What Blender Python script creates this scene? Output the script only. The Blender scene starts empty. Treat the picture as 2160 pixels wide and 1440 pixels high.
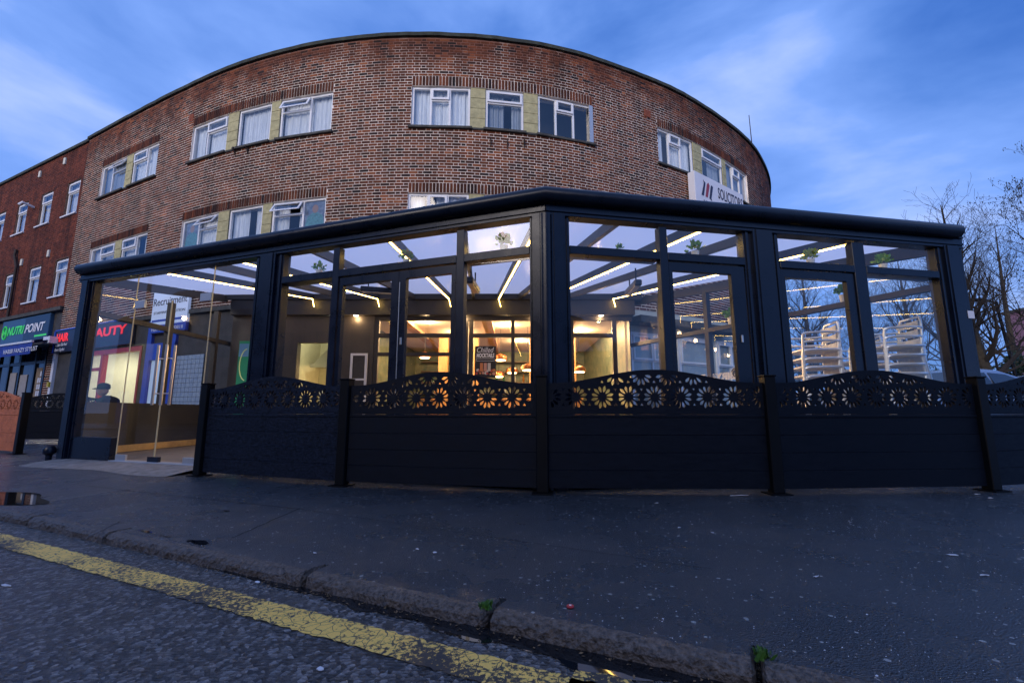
import bpy, bmesh, math, random
from mathutils import Vector, Matrix
random.seed(11)
R_ = math.radians
scene = bpy.context.scene
col = scene.collection

# ---------------------------------------------------------------- camera
CAM_H = 0.70; PITCH = R_(8.87); FPX = 960.0
cd = bpy.data.cameras.new('camera'); cam = bpy.data.objects.new('camera', cd); col.objects.link(cam)
cd.sensor_width = 36; cd.lens = 16.0; cd.clip_start = 0.05; cd.clip_end = 2000
cam.location = (0, 0, CAM_H); cam.rotation_euler = (R_(90) + PITCH, 0, 0)
scene.camera = cam

# ---------------------------------------------------------------- sky
SUN_EL, SUN_AZ = R_(16), R_(205)        # low, behind the photographer and a little to the left
w = bpy.data.worlds.new('World'); scene.world = w; w.use_nodes = True
nt = w.node_tree; nt.nodes.clear()
def N(t, **k):
    n = nt.nodes.new(t)
    for a, b in k.items(): setattr(n, a, b)
    return n
out = N('ShaderNodeOutputWorld'); bg = N('ShaderNodeBackground'); nt.links.new(bg.outputs[0], out.inputs[0])
sky = N('ShaderNodeTexSky', sky_type='NISHITA', sun_disc=False, sun_elevation=SUN_EL, sun_rotation=SUN_AZ,
        air_density=1.0, dust_density=0.3, ozone_density=4.0)
tc = N('ShaderNodeTexCoord')
mp = N('ShaderNodeMapping'); mp.inputs['Scale'].default_value = (1, 1, 2.2); mp.inputs['Rotation'].default_value = (0.3, 0.25, 0.5); mp.inputs['Location'].default_value = (1.7, .4, .2)
nt.links.new(tc.outputs['Generated'], mp.inputs[0])
n1 = N('ShaderNodeTexNoise'); n1.inputs['Scale'].default_value = 1.55; n1.inputs['Detail'].default_value = 9; n1.inputs['Roughness'].default_value = .52
n1.inputs['Distortion'].default_value = .25
nt.links.new(mp.outputs[0], n1.inputs['Vector'])
rp = N('ShaderNodeValToRGB'); ce = rp.color_ramp.elements                     # dusk cloud: deep blue gaps, blue veil, pale breaks
ce[0].position = .32; ce[0].color = (.028, .115, .45, 1); ce[1].position = .76; ce[1].color = (.74, .80, .98, 1)
e_ = ce.new(.44); e_.color = (.085, .205, .60, 1); e_ = ce.new(.55); e_.color = (.165, .310, .76, 1); e_ = ce.new(.65); e_.color = (.36, .48, .87, 1)
nt.links.new(n1.outputs['Fac'], rp.inputs[0])
up = N('ShaderNodeVectorMath', operation='SCALE'); up.inputs['Scale'].default_value = 1 / .08
nt.links.new(rp.outputs[0], up.inputs[0])
mxs = N('ShaderNodeMixRGB'); mxs.inputs[0].default_value = .86
nt.links.new(sky.outputs[0], mxs.inputs[1]); nt.links.new(up.outputs[0], mxs.inputs[2])
nt.links.new(mxs.outputs[0], bg.inputs[0]); bg.inputs[1].default_value = 0.089

# ---------------------------------------------------------------- low soft sun behind thick cloud
sd = bpy.data.lights.new('sun', 'SUN'); sun = bpy.data.objects.new('sun', sd); col.objects.link(sun)
sd.energy = 2.1; sd.angle = R_(40); sd.color = (1.0, .88, .78)
sv = Vector((math.sin(SUN_AZ) * math.cos(SUN_EL), math.cos(SUN_AZ) * math.cos(SUN_EL), math.sin(SUN_EL)))
sun.rotation_euler = sv.to_track_quat('Z', 'Y').to_euler(); sun.location = (0, -20, 20)

vs = scene.view_settings; vs.view_transform = 'Standard'; vs.look = 'None'; vs.gamma = 1; vs.exposure = 0.36
vs.use_curve_mapping = False
scene.render.engine = 'CYCLES'; scene.cycles.transparent_max_bounces = 24; scene.cycles.max_bounces = 10

# ---------------------------------------------------------------- picture geometry helpers (pixels of the 2160 px photograph)
def ray(x, y):
    u = (x - 1080) / FPX; v = (720 - y) / FPX
    return Vector((u, math.cos(PITCH) - math.sin(PITCH) * v, math.sin(PITCH) + math.cos(PITCH) * v))
def atz(x, y, z):
    d = ray(x, y); t = (z - CAM_H) / d.z; return Vector((d.x * t, d.y * t, z))
def aty(x, y, Y):
    d = ray(x, y); t = Y / d.y; return Vector((d.x * t, Y, CAM_H + d.z * t))
def hit(px, py, A, B):
    d = ray(px, py); e = (B[0] - A[0], B[1] - A[1])
    det = -d.x * e[1] + e[0] * d.y
    t = (-A[0] * e[1] + e[0] * A[1]) / det; k = (d.x * A[1] - d.y * A[0]) / det
    return k * math.hypot(*e), CAM_H + t * d.z

# ---------------------------------------------------------------- materials
MATS = {}
def mat(name, color=(.5, .5, .5), rough=.6, metal=0.0, emit=None, estr=0, var=0.0, vscale=8.0, bump=0.0, bscale=60.0,
        spec=.5, color2=None, stretch=(1, 1, 1), rvar=0.0, coat=0.0):
    m = bpy.data.materials.new(name); m.use_nodes = True; MATS[name] = m
    t = m.node_tree; b = t.nodes['Principled BSDF']
    b.inputs['Base Color'].default_value = (*color, 1); b.inputs['Roughness'].default_value = rough
    b.inputs['Metallic'].default_value = metal; b.inputs['Specular IOR Level'].default_value = spec
    b.inputs['Coat Weight'].default_value = coat
    if emit: b.inputs['Emission Color'].default_value = (*emit, 1); b.inputs['Emission Strength'].default_value = estr
    c = t.nodes.new('ShaderNodeTexCoord'); mpn = t.nodes.new('ShaderNodeMapping'); mpn.inputs['Scale'].default_value = stretch
    t.links.new(c.outputs['Object'], mpn.inputs[0])
    if var or color2 or rvar:
        n = t.nodes.new('ShaderNodeTexNoise'); n.inputs['Scale'].default_value = vscale; n.inputs['Detail'].default_value = 6
        n.inputs['Roughness'].default_value = .6
        t.links.new(mpn.outputs[0], n.inputs['Vector'])
        if var or color2:
            r = t.nodes.new('ShaderNodeValToRGB')
            c2 = color2 if color2 else tuple(min(1, k * (1 + var)) for k in color)
            c1 = color if color2 else tuple(k * (1 - var) for k in color)
            r.color_ramp.elements[0].position = .32; r.color_ramp.elements[1].position = .7
            r.color_ramp.elements[0].color = (*c1, 1); r.color_ramp.elements[1].color = (*c2, 1)
            t.links.new(n.outputs['Fac'], r.inputs[0]); t.links.new(r.outputs[0], b.inputs['Base Color'])
        if rvar:
            q = t.nodes.new('ShaderNodeMapRange'); q.inputs['From Min'].default_value = .3; q.inputs['From Max'].default_value = .7
            q.inputs['To Min'].default_value = max(.02, rough - rvar); q.inputs['To Max'].default_value = min(1, rough + rvar)
            t.links.new(n.outputs['Fac'], q.inputs[0]); t.links.new(q.outputs[0], b.inputs['Roughness'])
    if bump:
        n = t.nodes.new('ShaderNodeTexNoise'); n.inputs['Scale'].default_value = bscale; n.inputs['Detail'].default_value = 4
        t.links.new(mpn.outputs[0], n.inputs['Vector'])
        bp = t.nodes.new('ShaderNodeBump'); bp.inputs['Strength'].default_value = bump; bp.inputs['Distance'].default_value = .02
        t.links.new(n.outputs['Fac'], bp.inputs['Height']); t.links.new(bp.outputs[0], b.inputs['Normal'])
    return m
def glass(name, tintc=(.93, .96, .97), refl=1.0, rough=0.0):
    m = bpy.data.materials.new(name); m.use_nodes = True; MATS[name] = m
    t = m.node_tree; t.nodes.clear()
    o = t.nodes.new('ShaderNodeOutputMaterial'); mix = t.nodes.new('ShaderNodeMixShader')
    tr = t.nodes.new('ShaderNodeBsdfTransparent'); gl = t.nodes.new('ShaderNodeBsdfGlossy'); fr = t.nodes.new('ShaderNodeLayerWeight')
    tr.inputs[0].default_value = (*tintc, 1); gl.inputs['Roughness'].default_value = rough; fr.inputs['Blend'].default_value = .5
    mu = t.nodes.new('ShaderNodeMath'); mu.operation = 'MULTIPLY'; mu.inputs[1].default_value = refl; mu.use_clamp = True
    pw = t.nodes.new('ShaderNodeMath'); pw.operation = 'POWER'; pw.inputs[1].default_value = 5; t.links.new(fr.outputs['Facing'], pw.inputs[0])
    sc = t.nodes.new('ShaderNodeMath'); sc.operation = 'MULTIPLY_ADD'; sc.inputs[1].default_value = .93; sc.inputs[2].default_value = .07; t.links.new(pw.outputs[0], sc.inputs[0])
    t.links.new(sc.outputs[0], mu.inputs[0]); t.links.new(mu.outputs[0], mix.inputs[0])
    t.links.new(tr.outputs[0], mix.inputs[1]); t.links.new(gl.outputs[0], mix.inputs[2]); t.links.new(mix.outputs[0], o.inputs[0])
    return m
def lamp_mat(name, c, s): return mat(name, (.8, .7, .5), .5, emit=c, estr=s)

def brick_material(name, source, dark=1.0, red=False):
    """fired brick: tone picked per brick, soot and red staining under the coping as wear"""
    m = bpy.data.materials.new(name); m.use_nodes = True; MATS[name] = m
    t = m.node_tree; b = t.nodes['Principled BSDF']; L = t.links
    if source == 'object':
        oi = t.nodes.new('ShaderNodeObjectInfo'); fac = oi.outputs['Random']
    else:
        at = t.nodes.new('ShaderNodeAttribute'); at.attribute_name = 'tone'; fac = at.outputs['Fac']
    r = t.nodes.new('ShaderNodeValToRGB'); r.color_ramp.interpolation = 'LINEAR'
    if red: pal = [(0, (.075, .020, .011)), (.3, (.125, .032, .016)), (.65, (.165, .041, .019)), (1, (.21, .056, .026))]
    else: pal = [(0, (.014, .010, .010)), (.14, (.055, .018, .010)), (.42, (.112, .032, .013)), (.75, (.185, .051, .019)), (1, (.30, .10, .038))]
    e = r.color_ramp.elements
    e[0].position, e[1].position = pal[0][0], pal[-1][0]; e[0].color = (*pal[0][1], 1); e[1].color = (*pal[-1][1], 1)
    for p, c in pal[1:-1]: q = e.new(p); q.color = (*c, 1)
    L.new(fac, r.inputs[0])
    g = t.nodes.new('ShaderNodeNewGeometry')
    n = t.nodes.new('ShaderNodeTexNoise'); n.inputs['Scale'].default_value = 1.3; n.inputs['Detail'].default_value = 8; n.inputs['Roughness'].default_value = .65
    L.new(g.outputs['Position'], n.inputs['Vector'])
    mr = t.nodes.new('ShaderNodeMapRange'); mr.inputs['From Min'].default_value = .35; mr.inputs['From Max'].default_value = .7
    mr.inputs['To Min'].default_value = .62; mr.inputs['To Max'].default_value = 1.25
    L.new(n.outputs['Fac'], mr.inputs[0])
    mu = t.nodes.new('ShaderNodeMixRGB'); mu.blend_type = 'MULTIPLY'; mu.inputs[0].default_value = 1
    L.new(r.outputs[0], mu.inputs[1]); L.new(mr.outputs[0], mu.inputs[2])
    # rain streaks: noise drawn out vertically
    mps = t.nodes.new('ShaderNodeMapping'); mps.inputs['Scale'].default_value = (2.6, 2.6, .22); L.new(g.outputs['Position'], mps.inputs[0])
    ns = t.nodes.new('ShaderNodeTexNoise'); ns.inputs['Scale'].default_value = 1.0; ns.inputs['Detail'].default_value = 5; L.new(mps.outputs[0], ns.inputs['Vector'])
    ms = t.nodes.new('ShaderNodeMapRange'); ms.inputs['From Min'].default_value = .33; ms.inputs['From Max'].default_value = .56; ms.inputs['To Min'].default_value = .5; ms.inputs['To Max'].default_value = 1.0; L.new(ns.outputs['Fac'], ms.inputs[0])
    mu2 = t.nodes.new('ShaderNodeMixRGB'); mu2.blend_type = 'MULTIPLY'; mu2.inputs[0].default_value = 1; L.new(mu.outputs[0], mu2.inputs[1]); L.new(ms.outputs[0], mu2.inputs[2])
    L.new(mu2.outputs[0], b.inputs['Base Color'])
    b.inputs['Roughness'].default_value = .8; b.inputs['Specular IOR Level'].default_value = .25
    n2 = t.nodes.new('ShaderNodeTexNoise'); n2.inputs['Scale'].default_value = 90; L.new(g.outputs['Position'], n2.inputs['Vector'])
    bp = t.nodes.new('ShaderNodeBump'); bp.inputs['Strength'].default_value = .4; bp.inputs['Distance'].default_value = .01
    L.new(n2.outputs['Fac'], bp.inputs['Height']); L.new(bp.outputs[0], b.inputs['Normal'])
    return m
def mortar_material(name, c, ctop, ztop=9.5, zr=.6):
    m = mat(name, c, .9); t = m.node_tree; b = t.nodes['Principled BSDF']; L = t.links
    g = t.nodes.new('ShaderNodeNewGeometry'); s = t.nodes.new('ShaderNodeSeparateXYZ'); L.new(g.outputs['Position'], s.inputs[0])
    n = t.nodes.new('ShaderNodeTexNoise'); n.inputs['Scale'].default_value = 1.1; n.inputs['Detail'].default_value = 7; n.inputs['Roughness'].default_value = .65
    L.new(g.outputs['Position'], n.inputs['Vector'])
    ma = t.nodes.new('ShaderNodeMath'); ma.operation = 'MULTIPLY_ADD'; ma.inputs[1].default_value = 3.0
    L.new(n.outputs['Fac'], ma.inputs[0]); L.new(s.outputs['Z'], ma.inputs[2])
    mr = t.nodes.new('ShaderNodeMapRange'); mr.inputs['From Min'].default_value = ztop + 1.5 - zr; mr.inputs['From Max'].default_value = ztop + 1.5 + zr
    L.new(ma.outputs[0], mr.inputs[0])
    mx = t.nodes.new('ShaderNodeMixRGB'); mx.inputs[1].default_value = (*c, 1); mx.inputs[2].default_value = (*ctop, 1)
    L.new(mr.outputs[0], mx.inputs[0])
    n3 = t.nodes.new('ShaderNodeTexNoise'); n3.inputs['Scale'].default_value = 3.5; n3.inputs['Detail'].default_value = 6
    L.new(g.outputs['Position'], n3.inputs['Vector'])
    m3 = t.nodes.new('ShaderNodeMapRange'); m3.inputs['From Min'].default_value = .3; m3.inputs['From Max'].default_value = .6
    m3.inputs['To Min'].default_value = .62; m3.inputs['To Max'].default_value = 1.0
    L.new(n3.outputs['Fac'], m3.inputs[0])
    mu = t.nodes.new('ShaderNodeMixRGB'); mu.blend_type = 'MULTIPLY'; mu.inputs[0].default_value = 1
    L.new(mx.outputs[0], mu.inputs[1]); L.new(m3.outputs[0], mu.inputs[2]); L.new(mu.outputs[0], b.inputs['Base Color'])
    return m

BRICK = brick_material('brick_joined', 'attr'); BRICK_O = brick_material('brick_single', 'object')
BRICK_W = brick_material('brick_wing', 'attr', red=True)
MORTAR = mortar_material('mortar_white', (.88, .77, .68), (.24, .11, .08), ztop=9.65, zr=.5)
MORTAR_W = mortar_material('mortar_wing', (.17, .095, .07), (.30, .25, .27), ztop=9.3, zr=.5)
ALU = mat('black_aluminium', (.004, .008, .020), .30, var=.25, vscale=5, spec=.36, rvar=.06)
ALU_IN = mat('black_bulkhead', (.03, .026, .023), .5, var=.2, vscale=3, rvar=.1)
UPVC = mat('white_upvc', (.74, .75, .78), .35, var=.06, vscale=3)
STONE = mat('ochre_stone', (.42, .385, .21), .85, var=.22, vscale=9, bump=.4, bscale=120)
CONC = mat('dark_concrete', (.06, .06, .055), .85, var=.4, vscale=6, bump=.4)
COPING = mat('mossy_coping', (.035, .04, .03), .9, var=.5, vscale=5, bump=.5)
PANE = glass('window_glass', (.86, .90, .92), 1.7, .02)
CLEAR = glass('clear_glass', (.96, .98, .98), 1.0, 0.0)
CURTAIN = mat('net_curtain', (.80, .82, .86), .9, var=.12, vscale=3, stretch=(8, 8, 1))
BLIND = mat('grey_blind', (.36, .40, .46), .9, var=.1, vscale=2)
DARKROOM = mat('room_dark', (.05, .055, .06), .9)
ZINC = mat('zinc_flashing', (.45, .47, .5), .4, .6)

# ---------------------------------------------------------------- mesh helpers
class MB:
    def __init__(s): s.v = []; s.f = []; s.tone = []
    def add(s, vs, fs, tone=None):
        k = len(s.v); s.v += [tuple(q) for q in vs]
        for f in fs:
            s.f.append(tuple(i + k for i in f)); s.tone.append(tone if tone is not None else 0)
        return s
    def frame_box(s, o, u, n, a0, a1, b0, b1, z0, z1, tone=None):
        """box in a local frame: o origin (xy), u along, n outward; a along u, b along n, z up"""
        P = []
        for z in (z0, z1):
            for a, b in ((a0, b0), (a1, b0), (a1, b1), (a0, b1)):
                P.append((o[0] + u[0] * a + n[0] * b, o[1] + u[1] * a + n[1] * b, z))
        return s.add(P, [(0, 3, 2, 1), (4, 5, 6, 7), (0, 1, 5, 4), (1, 2, 6, 5), (2, 3, 7, 6), (3, 0, 4, 7)], tone)
    def box(s, x0, x1, y0, y1, z0, z1): return s.frame_box((0, 0), (1, 0), (0, 1), x0, x1, y0, y1, z0, z1)
    def quad(s, *p): return s.add(p, [tuple(range(len(p)))])
    def beam(s, p, q, w, h, up=(0, 0, 1)):
        p, q = Vector(p), Vector(q); d = (q - p).normalized(); upv = Vector(up)
        if abs(d.dot(upv)) > .99: upv = Vector((0, 1, 0))
        sd = d.cross(upv).normalized(); u2 = sd.cross(d).normalized()
        P = []
        for c in (p, q):
            for a, b in ((-1, -1), (1, -1), (1, 1), (-1, 1)): P.append(c + sd * (a * w / 2) + u2 * (b * h / 2))
        return s.add(P, [(0, 1, 2, 3), (7, 6, 5, 4), (0, 4, 5, 1), (1, 5, 6, 2), (2, 6, 7, 3), (3, 7, 4, 0)])
    def tube(s, pts, rad, seg=8, closed=False, cap=True):
        pts = [Vector(p) for p in pts]; n = len(pts); rads = rad if isinstance(rad, (list, tuple)) else [rad] * n
        k0 = len(s.v); ref = None
        for i, p in enumerate(pts):
            if closed: d = pts[(i + 1) % n] - pts[i - 1]
            else: d = pts[min(i + 1, n - 1)] - pts[max(i - 1, 0)]
            d.normalize()
            if ref is None:
                ref = Vector((0, 0, 1)) if abs(d.z) < .9 else Vector((1, 0, 0))
            a = ref - d * ref.dot(d)
            if a.length < 1e-4: a = Vector((0, 1, 0)).cross(d)
            a.normalize(); ref = a; b = d.cross(a)
            for j in range(seg):
                t = 2 * math.pi * j / seg; s.v.append(tuple(p + a * (math.cos(t) * rads[i]) + b * (math.sin(t) * rads[i])))
        m = n if closed else n - 1
        for i in range(m):
            for j in range(seg):
                A = k0 + i * seg + j; B = k0 + i * seg + (j + 1) % seg
                C = k0 + ((i + 1) % n) * seg + (j + 1) % seg; D = k0 + ((i + 1) % n) * seg + j
                s.f.append((A, B, C, D)); s.tone.append(0)
        if cap and not closed:
            s.f.append(tuple(k0 + j for j in reversed(range(seg)))); s.tone.append(0)
            s.f.append(tuple(k0 + (n - 1) * seg + j for j in range(seg))); s.tone.append(0)
        return s
    def lathe(s, prof, c=(0, 0, 0), seg=16):
        k0 = len(s.v)
        for r, z in prof:
            for j in range(seg):
                t = 2 * math.pi * j / seg; s.v.append((c[0] + r * math.cos(t), c[1] + r * math.sin(t), c[2] + z))
        for i in range(len(prof) - 1):
            for j in range(seg):
                A = k0 + i * seg + j; B = k0 + i * seg + (j + 1) % seg
                s.f.append((A, B, B + seg, A + seg)); s.tone.append(0)
        s.f.append(tuple(k0 + j for j in reversed(range(seg)))); s.tone.append(0)
        k1 = k0 + (len(prof) - 1) * seg; s.f.append(tuple(k1 + j for j in range(seg))); s.tone.append(0)
        return s
    def mesh(s, name, m=None, smooth=False, bevel=0.0, tones=False):
        me = bpy.data.meshes.new(name); me.from_pydata(s.v, [], s.f); me.update()
        if tones:
            at = me.attributes.new('tone', 'FLOAT', 'FACE'); at.data.foreach_set('value', s.tone)
        if bevel:
            bm = bmesh.new(); bm.from_mesh(me); bmesh.ops.bevel(bm, geom=bm.edges[:], offset=bevel, segments=1, affect='EDGES', profile=.5)
            bm.to_mesh(me); bm.free()
        if m: me.materials.append(m)
        if smooth:
            for p in me.polygons: p.use_smooth = True
            try: me.set_sharp_from_angle(angle=R_(40))
            except Exception: pass
        return me
    def build(s, name, m, parent=None, smooth=False, bevel=0.0, tones=False, local=False):
        return link(name, s.mesh(name, m, smooth, bevel, tones), parent, local)

def wloc(o):
    v = Vector((0, 0, 0))
    while o is not None: v = v + o.location; o = o.parent
    return v
def link(name, me, parent=None, local=False):
    o = bpy.data.objects.new(name, me); col.objects.link(o)
    if parent is not None:
        o.parent = parent
        if not local: o.location = -wloc(parent)
    return o
def tag(o, label=None, cat=None, group=None, kind=None):
    if label: o['label'] = label
    if cat: o['category'] = cat
    if group: o['group'] = group
    if kind: o['kind'] = kind
    return o
def thing(name, label, cat, loc=(0, 0, 0), group=None):
    o = bpy.data.objects.new(name, None); col.objects.link(o); o.location = loc; o.empty_display_size = .2
    return tag(o, label, cat, group)
def copy_tree(o, parent=None):
    c = o.copy(); col.objects.link(c)
    if parent is not None: c.parent = parent
    for ch in list(o.children): copy_tree(ch, c)
    return c
def text_mesh(txt, size, mname, m, shear=0, bold=.0, depth=.004, align='LEFT', space=1.0):
    cu = bpy.data.curves.new('txt', 'FONT'); cu.body = txt; cu.size = size; cu.extrude = depth / 2; cu.shear = shear
    cu.offset = bold; cu.align_x = align; cu.space_character = space; cu.resolution_u = 4
    o = bpy.data.objects.new('txt', cu); col.objects.link(o)
    dg = bpy.context.evaluated_depsgraph_get(); me = bpy.data.meshes.new_from_object(o.evaluated_get(dg))
    bpy.data.objects.remove(o); bpy.data.curves.remove(cu)
    me.name = mname; me.materials.clear(); me.materials.append(m)
    return me
def place_text(name, txt, size, m, parent, o, u, n, a, b, z, width=None, mirror=False, **k):
    """lettering on a vertical face: text runs along u, stands up z, faces n"""
    me = text_mesh(txt, size, name, m, **k)
    xs = [v.co.x for v in me.vertices]; x0, x1 = min(xs), max(xs); sx = 1.0
    if width: sx = width / (x1 - x0)
    for v in me.vertices:
        x, y, d = (v.co.x - x0) * sx, v.co.y, v.co.z
        if mirror: x = (x1 - x0) * sx - x
        v.co = (o[0] + u[0] * (a + x) + n[0] * (b + d), o[1] + u[1] * (a + x) + n[1] * (b + d), z + y)
    me.update()
    return link(name, me, parent)

# ================================================================ THE CURVED BUILDING
CTRL = [(-15.07, 14.94), (-12.5, 13.66), (-10.0, 12.46), (-8.0, 11.58), (-6.0, 10.93), (-4.0, 10.53), (-2.2, 10.43), (-.4, 10.56), (1.5, 10.96),
        (3.7, 11.86), (5.5, 12.82), (7.8, 14.5), (9.4, 16.05), (11.0, 18.2), (12.0, 20.4), (12.5, 22.8)]
WP = []
for i in range(len(CTRL) - 1):
    p0 = Vector(CTRL[max(i - 1, 0)]); p1 = Vector(CTRL[i]); p2 = Vector(CTRL[i + 1]); p3 = Vector(CTRL[min(i + 2, len(CTRL) - 1)])
    for j in range(30):
        t = j / 30
        WP.append(.5 * ((2 * p1) + (p2 - p0) * t + (2 * p0 - 5 * p1 + 4 * p2 - p3) * t * t + (3 * p1 - p0 - 3 * p2 + p3) * t ** 3))
WP.append(Vector(CTRL[-1]))
WS = [0.0]
for a, b in zip(WP, WP[1:]): WS.append(WS[-1] + (b - a).length)
WLEN = WS[-1]
import bisect
def wall(s):
    s = min(max(s, 0), WLEN - 1e-6); i = min(bisect.bisect_right(WS, s) - 1, len(WP) - 2)
    t = (s - WS[i]) / (WS[i + 1] - WS[i]); p = WP[i].lerp(WP[i + 1], t)
    i0, i1 = max(i - 3, 0), min(i + 4, len(WP) - 1); u = (WP[i1] - WP[i0]).normalized()
    return p, u, Vector((u.y, -u.x))          # point, along, outward (towards the street)
def wallhit(px, py):
    d = ray(px, py); best = None
    for i in range(len(WP) - 1):
        a, b = WP[i], WP[i + 1]
        ca = d.x * a.y - d.y * a.x; cb = d.x * b.y - d.y * b.x
        if ca * cb <= 0 and a.y > 0:
            t = ca / (ca - cb) if ca != cb else 0
            s = WS[i] + t * (WS[i + 1] - WS[i]); p = a.lerp(b, t)
            return s, CAM_H + d.z * p.y / d.y
    p = WP[0] if px < 1080 else WP[-1]; return (0.0 if px < 1080 else WLEN), CAM_H + d.z * p.y / d.y
ZTOP = 10.28; ZB = 3.36
curved = thing('curved_brick_building', 'three storey curved corner building of dark red brick with white mortar joints', 'building', (-2, 12, 0))
def ws(px, py): return wallhit(px, py)[0]
V2 = 'C'; VO = 'O'
# window groups: pixel x of each window at the upper sill, column layout (share, vent)
T3 = [(.31, None), (.35, V2), (.34, None)]
GROUPS = [
    [((207, 418, 258, 402), [(.42, None), (.58, VO)], [(.42, None), (.58, V2)]), ((272, 397, 327, 375), [(.56, V2), (.44, None)], [(.56, V2), (.44, None)])],
    [((400, 337, 474, 317), [(.42, None), (.58, V2)], [(.46, None), (.54, VO)]), ((497, 311, 566, 297), [(1, None)], [(1, None)]), ((586, 293, 698, 277), [(.58, VO), (.42, None)], [(.58, VO), (.42, None)])],
    [((866, 272, 991, 275), T3, T3), ((1024, 280, 1105, 284), [(1, V2)], [(1, V2)]), ((1136, 287, 1251, 305), T3, T3)],
    [((1390, 343, 1465, 362), T3, T3), ((1483, 368, 1527, 390), [(1, V2)], [(1, V2)]), ((1535, 395, 1579, 420), T3, T3)],
]
FLOORS = [(7.77, 8.90), (4.88, 6.01)]
OPEN = []            # (s0, s1, z0, z1)
WINS = []
for g in GROUPS:
    S = [(ws(a[0], a[1]), ws(a[2], a[3])) for a, _, _ in g]
    for fi, (z0, z1) in enumerate(FLOORS):
        OPEN.append((S[0][0], S[-1][1], z0, z1))
        WINS.append((S, [x[1 + fi] for x in g], z0, z1, fi))
# a last window group far round the bend
sx = ws(1612, 470)
OPEN.append((sx - .9, sx + .9, 4.88, 6.01)); WINS.append(([(sx - .9, sx + .9)], [T3], 4.88, 6.01, 1))

# mortar sheet with the openings left out
sb = sorted(set([0, WLEN] + [i * .25 for i in range(int(WLEN / .25) + 1)] + [o[0] for o in OPEN] + [o[1] for o in OPEN]))
zb = sorted(set([ZB, 4.88, 6.01, 7.77, 8.90, ZTOP]))
mb = MB()
for a, b in zip(sb, sb[1:]):
    if b - a < 1e-5: continue
    pa, _, na = wall(a); pb, _, nb = wall(b)
    for z0, z1 in zip(zb, zb[1:]):
        zm, sm = (z0 + z1) / 2, (a + b) / 2
        if any(o[0] < sm < o[1] and o[2] < zm < o[3] for o in OPEN): continue
        mb.quad((pa.x, pa.y, z0), (pb.x, pb.y, z0), (pb.x, pb.y, z1), (pa.x, pa.y, z1))
# reveals
for (s0, s1, z0, z1) in OPEN:
    for s in (s0, s1):
        p, u, n = wall(s); q = p - n * .3
        mb.quad((p.x, p.y, z0), (q.x, q.y, z0), (q.x, q.y, z1), (p.x, p.y, z1))
    k = 12
    for i in range(k):
        a, b = s0 + (s1 - s0) * i / k, s0 + (s1 - s0) * (i + 1) / k
        pa, _, na = wall(a); pb, _, nb = wall(b); qa, qb = pa - na * .3, pb - nb * .3
        for z in (z0, z1): mb.quad((pa.x, pa.y, z), (pb.x, pb.y, z), (qb.x, qb.y, z), (qa.x, qa.y, z))
walls = mb.build('wall', MORTAR, curved)
# dark partition behind the windows, roof slab and the rear of the block
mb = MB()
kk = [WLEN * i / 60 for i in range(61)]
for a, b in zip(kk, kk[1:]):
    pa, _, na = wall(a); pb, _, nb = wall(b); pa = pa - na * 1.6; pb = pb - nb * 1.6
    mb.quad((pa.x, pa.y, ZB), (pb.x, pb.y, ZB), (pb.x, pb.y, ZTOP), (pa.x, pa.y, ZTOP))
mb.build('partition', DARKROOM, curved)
mb = MB()
for zz in (10.0,):
    for a, b in zip(kk, kk[1:]):
        pa, _, na = wall(a); pb, _, nb = wall(b); qa, qb = pa - na * 5, pb - nb * 5
        mb.quad((pa.x - na.x * .05, pa.y - na.y * .05, zz), (pb.x - nb.x * .05, pb.y - nb.y * .05, zz), (qb.x, qb.y, zz), (qa.x, qa.y, zz))
mb.build('floor_slab', DARKROOM, curved)
# coping along the parapet
mb = MB(); kk2 = [WLEN * i / 120 for i in range(121)]
ring = []
for s in kk2:
    p, u, n = wall(s); a = p + n * .07; b = p - n * .32
    jz = random.uniform(-.008, .008)
    ring.append([(a.x, a.y, ZTOP + .012 + jz), (a.x, a.y, ZTOP + .11 + jz), (b.x, b.y, ZTOP + .13), (b.x, b.y, ZTOP + .012)])
for r0, r1 in zip(ring, ring[1:]):
    for j in range(4): mb.quad(r0[j], r1[j], r1[(j + 1) % 4], r0[(j + 1) % 4])
mb.quad(*ring[0]); mb.quad(*reversed(ring[-1]))
mb.build('coping', COPING, curved)
mb = MB()
for a, b in zip(kk, kk[1:]):
    pa, _, na = wall(a); pb, _, nb = wall(b); pa = pa - na * .25; pb = pb - nb * .25
    mb.quad((pb.x, pb.y, 9.9), (pa.x, pa.y, 9.9), (pa.x, pa.y, ZTOP + .01), (pb.x, pb.y, ZTOP + .01))
mb.build('parapet_back', COPING, curved)

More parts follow.
